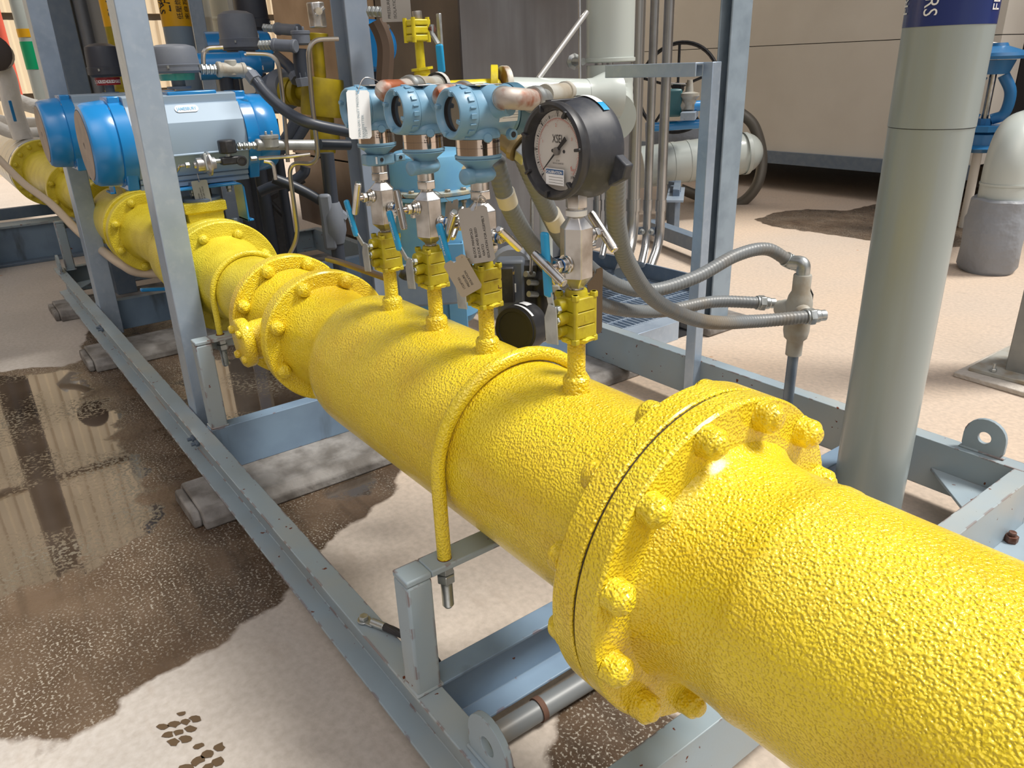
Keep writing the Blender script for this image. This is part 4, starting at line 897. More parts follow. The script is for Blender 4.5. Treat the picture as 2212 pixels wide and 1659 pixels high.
# small black gauge behind the pipe
gp = PD(1112, 712, 1.55); gn = (V(-.35, .92, .10)).normalized()
t = thing('black_capped_gauge', 'smaller black round instrument with white labels, half hidden behind the big yellow pipe', 'gauge', gp)
mb = MB(); mb.lathe(gp, -gn, [(0, .0), (0, .047), (.003, .052), (.04, .054), (.052, .053), (.055, .05), (.055, 0)], 48); obj('case', mb, BK, t)
obj('front_ring', MB().lathe(gp+gn*.001, gn, [(0, .048), (.003, .048), (.003, .040), (.001, .039), (.001, 0)], 48), INK, t)
ax_, a1_, a2_ = frame(-gn)
for an0, an1, y0, y1, e in ((40, 95, .006, .014, .0006), (70, 92, .022, .044, .001)):
    mb = MB(); N_ = 8
    for i in range(N_+1):
        a = math.radians(an0+(an1-an0)*i/N_)
        for y in (y0, y1): mb.v.append(gp-gn*y+(V(-.92, -.35, 0)*math.cos(a)+V(0, 0, 1)*math.sin(a))*(.0535+e+(.001 if y > .02 else 0)))
    for i in range(N_): mb.f.append([2*i, 2*i+1, 2*i+3, 2*i+2])
    mb.m = [0]*N_; obj('white_label', mb, WH, t)

# ================================================================== flexible conduits and their junction
def hose(pts, r, label, m=GRC, n=14, rib=.0011, grp='grey flexible conduits', ends=()):
    P = spline(pts, n); L = [0]
    for a, b in zip(P, P[1:]): L.append(L[-1]+(b-a).length)
    # resample evenly so that the ribs are even
    step = .0035; N_ = int(L[-1]/step); Q = []; j = 0
    for i in range(N_+1):
        s_ = i*step
        while j < len(L)-2 and L[j+1] < s_: j += 1
        Q.append(P[j].lerp(P[j+1], (s_-L[j])/max(1e-9, L[j+1]-L[j])))
    t = thing('flexible_conduit', label, 'conduit', P[0], grp)
    obj('hose', MB().tube(Q, r, 18, rf=lambda i: r+(rib if i % 3 else -rib*.3)), m, t, angle=80)
    for e in ends:
        p, d = (Q[0], Q[6]-Q[0]) if e == 0 else (Q[-1], Q[-1]-Q[-7]); d.normalize()
        if e == 0: d = -d
        mb = MB(); mb.lathe(p-d*.008, d, [(0, r*1.02), (0, r*1.22), (.006, r*1.26), (.007, r*1.0)], 24); mb.hexn(p, d, .02, r*1.38); mb.lathe(p+d*.02, d, [(0, r*1.1), (.012, r*1.05), (.014, r*.9), (.03, r*.9)], 22); obj('gland_nut', mb, ZN, t, bevel=.001)
    return t
FX, FY = 1.2, -1.93
def H(*q): return [PY(a, b, y) for a, b, y in q]
hose(H((1330, 380, -.97), (1332, 480, -1.02), (1358, 572, -1.12), (1420, 652, -1.3), (1520, 694, -1.5), (1630, 694, -1.72), (1748, 684, -1.87)), .0175, 'grey ribbed conduit dropping from under the black gauge to the junction box', ends=(1,))
hose(H((1130, 335, -.86), (1172, 430, -.93), (1225, 528, -1.08), (1310, 605, -1.3), (1400, 628, -1.45), (1500, 600, -1.6), (1590, 552, -1.75), (1655, 538, -1.86), (1702, 562, -1.93)), .0175, 'grey ribbed conduit arching up to the top of the junction box', ends=(1,))
hose(H((1070, 345, -.84), (1098, 440, -.88), (1150, 530, -.98), (1225, 612, -1.15), (1320, 664, -1.35), (1430, 672, -1.6), (1540, 652, -1.8), (1640, 654, -1.93)), .0175, 'grey ribbed conduit ending at the left side of the junction box', ends=(1,))
for (a, b) in (((1090, 415, -.865), (1098, 440, -.88)), ((1190, 462, -.97), (1203, 486, -1.0))):
    A = PY(*a); B = PY(*b); tag(obj('tape_band', MB().cyl(A, B, .0195), mat('cream_tape', (.60, .56, .46), .5) if 'cream_tape' not in bpy.data.materials else bpy.data.materials['cream_tape']), 'cream tape wrapped round the %s hanging conduit' % ('left' if a[0] < 1100 else 'right'), 'tape', 'cream tape bands')
def fz(px, py): return PY(px, py, FY)
z_top = fz(1722, 590).z; z_bot = fz(1712, 765).z
t = thing('conduit_junction', 'pale grey cast conduit junction box on a steel pole at the right', 'junction box', V(FX, FY, 0))
mb = MB(); mb.lathe((FX, FY, z_bot), (0, 0, 1), [(0, 0), (0, .0235), (.045, .0235), (.055, .033), (.075, .037), (z_top-z_bot-.085, .037), (z_top-z_bot-.065, .033), (z_top-z_bot-.05, .0255), (z_top-z_bot-.003, .0255), (z_top-z_bot, .024), (z_top-z_bot, 0)], 32); obj('body', mb, CIT, t, angle=50)
ca = dirs(-65); cs_ = V(-ca.y, ca.x, 0); L_ = z_top-z_bot
pl = [(-.030, .05), (-.030, L_-.07), (-.018, L_-.048), (.018, L_-.048), (.030, L_-.07), (.030, .05), (.018, .03), (-.018, .03)]
obj('cover_gasket', MB().prism(pl, V(FX, FY, z_bot)+ca*.046, cs_, (0, 0, 1), ca*.003), INK, t, bevel=.001)
obj('cover_neck', MB().prism([(a*.93, L_/2+(b-L_/2)*.97) for a, b in pl], V(FX, FY, z_bot)+ca*.005, cs_, (0, 0, 1), ca*.041), CIT, t, bevel=.006, seg=3)
obj('cover_plate', MB().prism(pl, V(FX, FY, z_bot)+ca*.049, cs_, (0, 0, 1), ca*.006), CIT, t, bevel=.003)
zl = fz(1650, 655).z
lft = PY(1652, 656, FY); obj('side_hub', MB().lathe(V(FX, FY, lft.z), lft-V(FX, FY, lft.z), [(.02, .030), (.05, .028), (.062, .022), (.07, .021), (.07, 0)], 24), CIT, t)
rt = PY(1742, 684, -1.885); obj('side_hub', MB().lathe(V(FX, FY, rt.z), rt-V(FX, FY, rt.z), [(.01, .026), (.05, .024), (.056, .02), (.056, 0)], 24), CIT, t)
obj('top_elbow', MB().tube(bend([V(FX, FY, z_top-.005), V(FX, FY, z_top+.035), PY(1706, 566, FY)], .03, 8), .019, 18), ZN, t)
obj('pole', MB().cyl((FX, FY, 0), (FX, FY, z_bot+.01), .0158, seg=24), mat('pole_steel', (.20, .25, .31), .4, .6, mottle=[((.14, .18, .24), 20, .4, .7)]), t)
# ================================================================== actuators on the yellow valves
def actuator(xc, yc, L, label, R=.137, lab=True):
    t = thing('pneumatic_actuator', label, 'valve actuator', (xc, yc, .86), 'blue-capped pneumatic actuators'); z = 1.003
    y0 = yc+L/2; y1 = yc-L/2; cap = .125
    # extruded grey body: rounded section with top and bottom rails
    def sect(R):
        P = []
        S_ = [(.66, -.83), (.84, -.60), (.95, -.36), (.985, -.345), (.985, -.31), (.965, -.30), (.99, .12), (.93, .42), (.68, .83)]
        for a_, b__ in S_: P.append((R*a_, R*b__))
        P += [(R*.60, R*.83), (R*.60, R*1.03), (R*.42, R*1.06), (-R*.42, R*1.06), (-R*.60, R*1.03), (-R*.60, R*.83)]
        for a_, b__ in S_[::-1]: P.append((-R*a_, R*b__))
        P += [(-R*.60, -R*.83), (-R*.64, -R*.86), (-R*.64, -R*.95), (-R*.56, -R*.97), (-R*.60, -R*1.0), (-R*.60, -R*1.10), (R*.60, -R*1.10), (R*.60, -R*1.0), (R*.56, -R*.97), (R*.64, -R*.95), (R*.64, -R*.86), (R*.60, -R*.83)]
        return P
    mb = MB(); mb.prism(sect(R), (xc, y0-cap, z), (1, 0, 0), (0, 0, 1), (0, -(L-2*cap), 0)); bd = obj('body', mb, BAL, t, bevel=.002, angle=18)
    for s_, ys in ((1, y0), (-1, y1)):
        D = V(0, -s_, 0); o = V(xc, ys, z)
        cp = obj('end_cap', MB().lathe(o, D, [(.004, 0), (.004, R*.78), (0, R*.82), (.004, R*.90), (.016, R*.955), (.075, R*1.0), (.082, R*.985), (.084, R*1.03), (cap, R*1.04), (cap, 0)], 72), BA, t)
        mb = MB(); mb.prism([(-.46*R, R*.7), (-.46*R, R*1.07), (.46*R, R*1.07), (.46*R, R*.7)], V(xc, ys-s_*.085, z), (1, 0, 0), (0, 0, 1), V(0, -s_*.036, 0)); obj('cap_rail', mb, BA, cp, bevel=.004); mb = MB(); mb.prism([(-.60*R, -R*1.08), (-.80*R, -R*.6), (.80*R, -R*.6), (.60*R, -R*1.08)], V(xc, ys-s_*.085, z), (1, 0, 0), (0, 0, 1), V(0, -s_*.036, 0)); obj('cap_rail', mb, BA, cp, bevel=.004)
        for an in (55, 125, 235, 305):
            a = math.radians(an); q = V(xc+R*.93*math.cos(a), ys-s_*.064, z+R*.93*math.sin(a))
            mb = MB(); mb.hexn(q, D, .018, .0085); mb.cyl(q+D*.018, q+D*.022, .011, seg=14); obj('cap_bolt', mb, SS, cp, bevel=.0008)
        obj('end_face', MB().lathe(o+V(0, s_*.0002, 0), V(0, s_, 0), [(0, R*.80), (.0015, R*.79), (.0015, R*.08), (-.01, R*.07), (-.01, 0)], 60), mat('worn_end_face', (.30, .24, .21), .5, mottle=[((.20, .17, .16), 14, .4, .7)]) if 'worn_end_face' not in bpy.data.materials else bpy.data.materials['worn_end_face'], cp)
    return t, bd, z
A1, bd, z1 = actuator(2.90, -.740, .615, 'nearer blue-capped grey pneumatic valve actuator behind the wide post')
# name plate
pc = PX(404, 235, 2.9-.11); rz = (pc.z-1.003)/.137; fx_ = .93-(rz-.42)*(.25/.41); lo = V(2.9-.137*fx_-.001, pc.y, pc.z)
mb = MB(); n_ = 10; w_, h_ = .038, .0125; P = []
for k in range(n_+1): a = -PI/2+PI*k/n_; P.append((w_-h_+h_*math.cos(a), h_*math.sin(a)))
for k in range(n_+1): a = PI/2+PI*k/n_; P.append((-w_+h_+h_*math.cos(a), h_*math.sin(a)))
mb.prism(P, lo, (0, -1, 0), (.52, 0, .85), (-.0015, 0, .0008)); npl = obj('name_plate', mb, WH, bd)
text('name_lettering', 'JAMESBURY', .0160, lo+V(-.0022, .0, .001)-V(.52, 0, .85)*.0055, (0, -1, 0), (.52, 0, .85), BG, npl, .0008, 'CENTER', sx=.78, bold=.00025)
A2, bd2, z2 = actuator(3.74, -.722, .615, 'farther blue-capped grey pneumatic valve actuator at the left')
# blue mounting brackets
def bracket(xc, y0, y1, zb, zt, label):
    t = thing('mounting_bracket', label, 'bracket', (xc, (y0+y1)/2, zb), 'blue actuator brackets'); th = .007
    mb = MB(); r = .018; pts = [(y1-.012, zb), (y1-.012, zb+th), (y1+th, zb+th), (y1+th, zt-th), (y0-th, zt-th), (y0-th, zb+th), (y0+.012, zb+th), (y0+.012, zb)]
    out = [(y0, zb), (y0, zt-r), (y0-r*.3, zt-r*.3), (y0-r, zt), (y1+r, zt), (y1+r*.3, zt-r*.3), (y1, zt-r), (y1, zb)]
    mb.prism([(a, b) for a, b in out]+[(y1+th, zb), (y1+th, zt-th), (y0-th, zt-th), (y0-th, zb)], (xc-.05, 0, 0), (0, 1, 0), (0, 0, 1), (.10, 0, 0)); obj('frame', mb, BA, t, bevel=.0015)
    mb = MB(); mb.box2((xc-.05, y1-.015, zb), (xc+.05, y1+th, zb+th)); mb.box2((xc-.05, y0+.015, zb), (xc+.05, y0-th, zb+th)); obj('foot', mb, BA, t, bevel=.001)
    for y in (y0-.06, y1+.05):
        mb = MB(); mb.hexn(V(xc-.035, y, zt-th-.012), (0, 0, 1), .012, .011); mb.hexn(V(xc-.035, y, zt-th-.022), (0, 0, 1), .009, .009); obj('bracket_bolt', mb, ZN, t, bevel=.0008)
        mb = MB(); mb.hexn(V(xc-.035, y, zb+.004), (0, 0, 1), .012, .012); obj('bracket_bolt', mb, DGALV, t, bevel=.0008)
    mb = MB(); mb.cyl((xc, (y0+y1)/2+.01, zb), (xc, (y0+y1)/2+.01, zt), .024, seg=20); mb.cyl((xc, (y0+y1)/2+.01, zb+.02), (xc, (y0+y1)/2+.01, zb+.035), .034, seg=20); obj('stem_coupling', mb, mat('old_steel', (.22, .17, .13), .45, .7, mottle=[((.10, .07, .05), 30, .4, .6)]) if 'old_steel' not in bpy.data.materials else bpy.data.materials['old_steel'], t)
    return t
bracket(2.82, -.65, -.885, .712, .850, 'blue steel mounting bracket under the nearer actuator, holding a hanging metal tag')
bracket(3.74, -.62, -.84, .745, .850, 'blue steel mounting bracket under the farther actuator')
c_ = PX(436, 417, 2.76); tagplate(c_, V(-.30, -.95, .05), V(.0, -.12, 1), .052, .085, 'grey engraved metal tag hanging under the nearer actuator', mat('tag_grey', (.36, .38, .39), .45, .4), [('1723XV/01', -.008, -.03), ('MAIN GAS INLET', .0, -.032), ('SHUT OFF VALVE', .008, -.03)], .0068, wire=[c_+V(0, 0, .038), PX(426, 375, 2.76)])
c_ = PX(538, 185, 2.80); tagplate(c_, V(-.3, -.95, 0), V(0, .05, 1), .038, .05, 'torn grey tag standing behind the right blue end cap', TAGM, [])
# solenoid, flow fittings and cast conduit tees in front of the nearer actuator
t = thing('solenoid_valve', 'small black solenoid and silver filter fixed across the front of the nearer actuator', 'solenoid valve', PX(470, 345, 2.72))
def X_(px, py, x): return PX(px, py, x)
def run(par, nm, pts, m):
    a, b = pts[0], pts[1]
xs0 = 2.715
obj('coil', MB().lathe(X_(493, 331, xs0), (0, 0, 1), [(0, 0), (0, .027), (.004, .030), (.040, .030), (.044, .026), (.044, 0)], 8, a0=.4), BK, t, bevel=.004)
obj('coil_neck', MB().cyl(X_(493, 345, xs0), X_(493, 330, xs0), .010, seg=16), ZN, t)
obj('valve_block', MB().box(X_(500, 346, xs0), (.035, .075, .026)), BK, t, bevel=.005)
obj('dial_knob', MB().lathe(X_(521, 347, xs0-.01), (-1, .1, 0), [(-.01, .017), (.012, .017), (.013, .012), (.010, .012), (.010, 0)], 24), BK, t)
obj('disc_filter', MB().lathe(X_(418, 357, xs0), (0, -1, 0), [(0, 0), (0, .010), (.006, .012), (.010, .022), (.035, .022), (.040, .032), (.046, .040), (.052, .040), (.056, .022), (.07, .020), (.07, 0)], 32), SSB, t)
obj('square_plate', MB().box(X_(442, 352, xs0), (.050, .010, .056), Matrix.Rotation(.2, 3, 'Y')), CI, t, bevel=.002)
obj('nipple', MB().cyl(X_(447, 350, xs0), X_(480, 347, xs0), .008, seg=14), ZN, t)
obj('inlet_fitting', MB().hexn(X_(400, 357, xs0), (0, -1, 0), .014, .010), ZN, t, bevel=.0006)
obj('tube', MB().tube(spline([X_(398, 357, xs0), X_(388, 359, xs0), X_(384, 368, xs0+.02), X_(378, 372, xs0+.04)], 8), .005, 10), SS, t)
obj('outlet_fitting', MB().hexn(X_(541, 343, xs0), (0, -1, 0), .022, .009), ZN, t, bevel=.0006)
def conduit_tee(pts, r, label, m=CI, hub=None, hubr=None):
    t = thing('cast_conduit_fitting', label, 'conduit fitting', pts[0], 'cast aluminium conduit fittings')
    for a, b in zip(pts, pts[1:]):
        d = b-a; L = d.length
        obj('sleeve', MB().lathe(a, d, [(0, 0), (0, r*.95), (.003, r*1.12), (.014, r*1.12), (.016, r), (L-.016, r), (L-.014, r*1.12), (L-.003, r*1.12), (L, r*.95), (L, 0)], 22), m, t)
    if hub is not None:
        obj('round_box', MB().lathe(hub+V(0, 0, -hubr*.75), (0, 0, 1), [(0, 0), (0, hubr*.8), (.006, hubr), (hubr*1.1, hubr), (hubr*1.15, hubr*1.08), (hubr*1.45, hubr*1.08), (hubr*1.5, hubr), (hubr*1.5, 0)], 26), m, t)
        for s_ in (-1, 1): obj('cover_ear', MB().box(hub+V(0, s_*hubr*.35, hubr*.95), (.008, hubr*.25, hubr*.45)), m, t, bevel=.002)
    return t
def gland(a, b, r, par):
    d = b-a; L = d.length; pr = [(0, 0), (0, r*.8)]
    for k in range(4): s_ = L*(k+.15)/4; pr += [(s_, r*.8), (s_+.002, r*1.1), (s_+L*.12, r*1.1), (s_+L*.12+.002, r*.8)]
    obj('cable_gland', MB().lathe(a, d, pr+[(L, r*.8), (L, 0)], 6), ZN, par, bevel=.0008)
t = conduit_tee([X_(553, 313, xs0), X_(688, 313, xs0+.02)], .018, 'cast aluminium conduit tee with round box in front of the right blue end cap', CI, X_(583, 306, xs0), .030)
gland(X_(512, 316, xs0), X_(553, 314, xs0), .013, t)
t = conduit_tee([X_(468, 150, 2.86), X_(530, 152, 2.86)], .023, 'grey cast conduit fitting beside the nearer dome-topped switch box', CIT)
gland(X_(432, 150, 2.86), X_(468, 150, 2.86), .017, t)
obj('round_hub', MB().lathe(X_(500, 148, 2.86)+V(0, 0, -.02), (0, 0, 1), [(0, .02), (.045, .02), (.048, .017), (.048, 0)], 20), CIT, t)
obj('cast_elbow', MB().tube(spline([X_(528, 152, 2.86), X_(540, 156, 2.86), X_(547, 168, 2.86)], 8), .017, 16), ZN, t)

# ================================================================== switch boxes
def switchbox(c, r, h, label, m, ind=None, inm=None, txt=None):
    t = thing('switch_box', label, 'switch box', c, 'valve position switch boxes')
    mb = MB(); mb.lathe(c, (0, 0, 1), [(0, 0), (0, r*1.03), (h*.12, r*1.05), (h*.14, r*1.0), (h*.75, r*.96), (h*.9, r*.90), (h, r*.6), (h*1.03, r*.25), (h*1.03, 0)], 36); obj('cover', mb, m, t)
    mb = MB(); mb.lathe(c, (0, 0, -1), [(0, 0), (0, r*1.05), (h*.16, r*1.05), (h*.18, r*.98), (h*.26, r*.9), (h*.26, 0)], 36); obj('base', mb, m, t)
    if ind:
        mb = MB(); z_ = -h*.27; mb.lathe(c+V(0, 0, z_), (0, 0, -1), [(0, 0), (0, r*.74), (h*.30, r*.70), (h*.30, 0)], 30); q = obj('indicator', mb, inm, t)
        if txt:
            for an in (180+20, 180-20, 120):
                d = dirs(an); text('indicator_lettering', txt, r*.26, c+V(0, 0, z_-h*.22)+d*r*.72, V(0, 0, 1).cross(d), V(0, 0, 1), WH, q, .002, 'CENTER', (c, (0, 0, 1), r*.735))
    mb = MB(); mb.cyl(c+V(0, 0, -h*.56), c+V(0, 0, -h*.95), r*.28, seg=18); mb.cyl(c+V(0, 0, -h*.84), c+V(0, 0, -h*.95), r*.5, seg=18); obj('stand', mb, DGALV, t)
    for an in (150, 230, 310): d = dirs(an); obj('cover_screw', MB().cyl(c+d*r*1.08+V(0, 0, -.003), c+d*r*1.08+V(0, 0, .006), .004, seg=8), ZN, t)
    return t
GB = mat('switch_box_grey', (.13, .15, .19), .5, bump=[('n', 90, .2, .001)], mottle=[((.17, .19, .22), 10, .4, .7)])
SBK = mat('switch_box_black', (.035, .04, .055), .4)
switchbox(X_(379, 146, 2.88), .078, .070, 'wide grey dome-topped switch box with teal window on the nearer actuator', GB, 1, TEAL)
mb = MB(); mb.box2((2.82, -.70, 1.142), (2.94, -.86, 1.156)); tag(obj('mounting_plate', mb, BA, bevel=.004), 'blue mounting plate on top of the nearer actuator', 'bracket')
switchbox(PX(228, 152, 3.74), .066, .100, 'black cylindrical switch box with red closed indicator on the farther actuator', SBK, 1, mat('indicator_red', (.28, .01, .02), .35), 'CLOSED')
q = PD(518, 92, 3.9); tag(obj('valve_stem_post', MB().cyl((q.x, q.y, 0), (q.x, q.y, q.z-.12), .03, seg=16), GRD), 'dark vertical post carrying the front one of the two rear switch boxes', 'post'); switchbox(q, .083, .125, 'dark grey switch box with silver glands behind the cast conduit fittings', GB, 1, GB)
q = PD(546, 50, 4.6); tag(obj('valve_stem_post', MB().cyl((q.x, q.y, 0), (q.x, q.y, q.z-.14), .03, seg=16), GRD), 'dark vertical post carrying the rearmost, highest switch box', 'post'); switchbox(q, .085, .15, 'rear dark grey switch box, highest in the group', SBK, 1, SBK)
# rear blue actuators
def small_act(c, r, L, d, label):
    t = thing('rear_actuator', label, 'valve actuator', c, 'rear blue actuators'); d = Vector(d).normalized()
    obj('body', MB().lathe(c, d, [(0, 0), (0, r*.85), (.01, r*.95), (L*.25, r), (L*.25, r*1.05), (L*.32, r*1.05), (L*.32, r*.96), (L, r*.96), (L, 0)], 40), BA, t)
    e_ = c+d*L*.6; obj('support_pipe', MB().cyl((e_.x, e_.y, 0), (e_.x, e_.y, e_.z-r*.8), .03, seg=14), GRD, t)
    for k in range(4): a = math.radians(45+90*k); _, u, v = frame(d); q = c+u*r*1.02*math.cos(a)+v*r*1.02*math.sin(a)+d*L*.26; obj('cap_bolt', MB().hexn(q, -d, .02, r*.12), SS, t)
    return t
small_act(PD(585, 112, 4.3), .10, .30, (.2, .98, 0), 'blue round-ended actuator behind the upper silver conduit fittings')
small_act(PD(562, 140, 3.7), .055, .25, (.2, .98, 0), 'small blue actuator end below the grey switch box')
small_act(PD(805, 98, 3.55), .098, .16, (.9, -.44, 0), 'bright blue round actuator cover right of the wide steel column')
t = conduit_tee([PD(598, 62, 3.6), PD(645, 66, 3.5)], .022, 'upper grey cast conduit fitting among the rear switch boxes', GB); gland(PD(570, 60, 3.65), PD(598, 62, 3.6), .016, t)
t = conduit_tee([PD(590, 97, 3.3), PD(640, 100, 3.25)], .022, 'middle grey cast conduit fitting with oval window', GB, PD(650, 82, 3.3), .034); gland(PD(562, 98, 3.35), PD(590, 97, 3.3), .018, t)
t = conduit_tee([PD(832, 26, 3.2), PD(866, 28, 3.2)], .024, 'silver conduit union right of the top of the wide column', CI); gland(PD(796, 25, 3.25), PD(832, 26, 3.2), .019, t)
# rear yellow valves and pipes
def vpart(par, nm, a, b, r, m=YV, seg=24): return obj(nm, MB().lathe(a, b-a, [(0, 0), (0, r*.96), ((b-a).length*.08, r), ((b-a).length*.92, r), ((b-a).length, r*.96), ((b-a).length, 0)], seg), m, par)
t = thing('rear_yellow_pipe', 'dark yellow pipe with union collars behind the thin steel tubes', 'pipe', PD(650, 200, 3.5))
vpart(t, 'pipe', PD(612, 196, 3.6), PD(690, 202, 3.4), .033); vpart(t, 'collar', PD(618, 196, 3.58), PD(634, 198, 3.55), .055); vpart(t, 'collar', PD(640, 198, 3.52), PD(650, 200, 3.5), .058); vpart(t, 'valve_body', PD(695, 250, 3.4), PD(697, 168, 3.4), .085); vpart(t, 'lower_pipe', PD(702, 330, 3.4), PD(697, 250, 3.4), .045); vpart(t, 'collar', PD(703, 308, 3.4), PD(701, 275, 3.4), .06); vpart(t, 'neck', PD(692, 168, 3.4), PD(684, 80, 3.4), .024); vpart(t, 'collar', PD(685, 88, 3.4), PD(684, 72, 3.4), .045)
obj('grey_gearbox', MB().lathe(PD(590, 205, 3.7), PD(620, 190, 3.6)-PD(590, 205, 3.7), [(0, 0), (0, .08), (.1, .085), (.13, .06), (.13, 0)], 28), GB, t)
# yellow valve on a vertical pipe in front of the stainless cladding
dv = 2.75
t = thing('upright_yellow_valve', 'bright yellow valve on a thin vertical pipe with downward blue lever, above the middle transmitter', 'ball valve', PD(925, 185, dv))
Y2 = mat('yellow_paint_bright', (.62, .52, .02), .35, mottle=[((.45, .36, .01), 30, .5, .7)])
def VP(px, py): return PD(px, py, dv)
vpart(t, 'riser_pipe', VP(910, 150), VP(905, 90), .0150, Y2); vpart(t, 'hex_reducer', VP(912, 152), VP(911, 146), .038, Y2, 8); vpart(t, 'neck', VP(912, 164), VP(912, 150), .027, Y2); vpart(t, 'collar', VP(914, 186), VP(913, 163), .044, Y2)
for k, (a, b) in enumerate(((90, 75), (74, 57), (56, 42))): obj('body_piece', MB().box((VP(902, a)+VP(902, b))/2, (.062, .062, (VP(902, b)-VP(902, a)).length*.97)), Y2, t, bevel=.004)
for dx in (-.027, .027):
    for dy_ in (-.027, .027): q0 = VP(902, 92)+V(dx, dy_, 0); obj('clamp_bolt', MB().cyl(q0, q0+V(0, 0, VP(902, 38).z-VP(902, 92).z), .007, seg=10), Y2, t)
vpart(t, 'top_stub', VP(902, 42), VP(900, 24), .016, TAGM)
lv = obj('lever', MB().tube([VP(915, 55)+V(-.05, 0, 0), VP(916, 75)+V(-.05, 0, 0), VP(926, 97)+V(-.06, 0, 0)], .008, 8), ZN, t)
A_ = VP(926, 97)+V(-.065, 0, 0); B_ = VP(932, 158)+V(-.065, 0, 0); d = (B_-A_).normalized(); s_ = V(.6, -.8, 0); s_ = (s_-d*s_.dot(d)).normalized(); s_ = d.cross(s_)
R = Matrix((s_, d.cross(s_), d)).transposed(); obj('lever_grip', MB().box((A_+B_)/2, (.026, .014, (B_-A_).length), R), BG, lv, bevel=.006, seg=3)
obj('stem_nut', MB().hexn(VP(917, 64)+V(-.04, 0, 0), (-1, 0, 0), .015, .012), mat('rust_nut', (.10, .03, .02), .7), lv)
obj('rear_lever', MB().box((VP(932, 50)+VP(935, 95))/2+V(.0, -.03, 0), (.02, .01, .12)), ZN, t, bevel=.002)
t = thing('horizontal_yellow_pipe', 'yellow horizontal gas pipe glimpsed between the transmitters', 'pipe', PD(985, 196, 2.9))
vpart(t, 'pipe', PD(905, 197, 2.8), PD(1075, 188, 2.95), .030, Y2); vpart(t, 'flange', PD(1060, 186, 2.95), PD(1076, 186, 2.95), .072, Y2); vpart(t, 'flange', PD(1082, 184, 2.96), PD(1096, 184, 2.97), .066, mat('rusty_white_flange', (.55, .54, .48), .5, mottle=[((.22, .12, .05), 12, .45, .6)]))

# ================================================================== pale pipes, risers, conduits
t = thing('pale_riser', 'tall pale grey-green riser pipe curving into a horizontal branch behind the gauge', 'pipe', PD(1316, 100, 3.3))
def RV(px, py, D): return PD(px, py, D)
c = PD(1318, 90, 3.3); rr = .098; zt = PD(1318, 0, 3.3).z+.6
zs = PD(1318, 128, 3.3).z
obj('upper_pipe', MB().cyl((c.x, c.y, zs), (c.x, c.y, zt), rr*.97, seg=48), PW, t)
obj('sleeve_edge', MB().lathe((c.x, c.y, zs-.012), (0, 0, 1), [(0, 0), (0, rr*.96), (.004, rr*1.03), (.016, rr*1.03), (.018, rr*.97), (.018, 0)], 48), PW, t)
zb = zs-.02; Rb = .20; hd = V(math.cos(math.radians(142)), math.sin(math.radians(142)), 0)
pts = [V(c.x, c.y, zb+.0), V(c.x, c.y, zb-.06)]
ce = V(c.x, c.y, zb-.06)+hd*.13
for k in range(1, 13): a = PI/2*k/12; pts.append(ce-hd*.13*math.cos(a)+V(0, 0, -.13*math.sin(a)))
o = obj('mitred_elbow', MB().tube(pts, rr*.93, 40, rf=lambda i: rr*(.95+.012*(i % 2))), PW, t, angle=20)
a = PD(1268, 208, 3.1); b = PD(1098, 205, 2.98); obj('branch_pipe', MB().cyl(a, b, .062, seg=36), PW, t)
obj('branch_cone', MB().lathe(a+(a-b).normalized()*.12, b-a, [(0, .090), (.05, .088), (.10, .066), (.13, .063)], 36), PW, t)
def vcond(px0, py0, px1, py1, D, r, label, tail=None, m=None):
    t = thing('steel_conduit', label, 'conduit', PD(px1, py1, D), 'bright vertical conduits'); m = m or COND
    a = PD(px0, py0, D); b = PD(px1, py1, D); a = V(b.x, b.y, a.z+.6); pts = [a, b]
    if tail: P = bend([a, V(b.x, b.y, b.z)]+[PD(*q) for q in tail], .22, 10)
    else: P = pts
    obj('tube', MB().tube(P, r, 20), m, t)
    zc_ = PD(px1, 455, D).z
    obj('coupling', MB().lathe((b.x, b.y, zc_), (0, 0, 1), [(0, r), (0, r*1.16), (.06, r*1.16), (.06, r)], 20), m, t)
    return t
COND = mat('bright_conduit', (.55, .56, .57), .28, .95, mottle=[((.42, .43, .44), 9, .4, .7)])
vcond(1388, 0, 1366, 520, 4.0, .032, 'thickest bright conduit, directly right of the pale riser', [(1340, 590, 3.75)], mat('bright_conduit_warm', (.50, .50, .49), .3, .9))
vcond(1412, 0, 1396, 525, 4.25, .022, 'bright conduit between the thickest one and the right-hand one', [(1385, 572, 4.1)])
vcond(1440, 0, 1424, 525, 4.3, .026, 'right-hand bright conduit of the vertical group', [(1404, 580, 4.15)])
vcond(1300, 330, 1290, 500, 4.3, .022, 'bright conduit seen below the gauge, left of the ribbed hose', [(1270, 545, 4.15)])
vcond(1318, 330, 1312, 500, 4.3, .018, 'thin bright conduit seen below the gauge beside the ribbed hose', [(1300, 555, 4.15)])
# clamps rail
a = PD(1290, 500, 4.28); b = PD(1440, 500, 4.28)
t = thing('conduit_clamp_rail', 'horizontal strut rail with round clamps across the bright conduits', 'rail', a); obj('rail', MB().box((a+b)/2+V(.06, .03, 0), (.03, (b-a).length, .04), Matrix.Rotation(math.atan2((b-a).y, (b-a).x)-PI/2, 3, 'Z')), DGALV, t, bevel=.002)
for px in (1386, 1406, 1300): q = PD(px, 500, 4.18); obj('clamp_bolt', MB().lathe(q, (-1, .6, 0), [(0, .016), (.01, .016), (.012, .010), (.03, .008), (.03, 0)], 14), ZN, t)
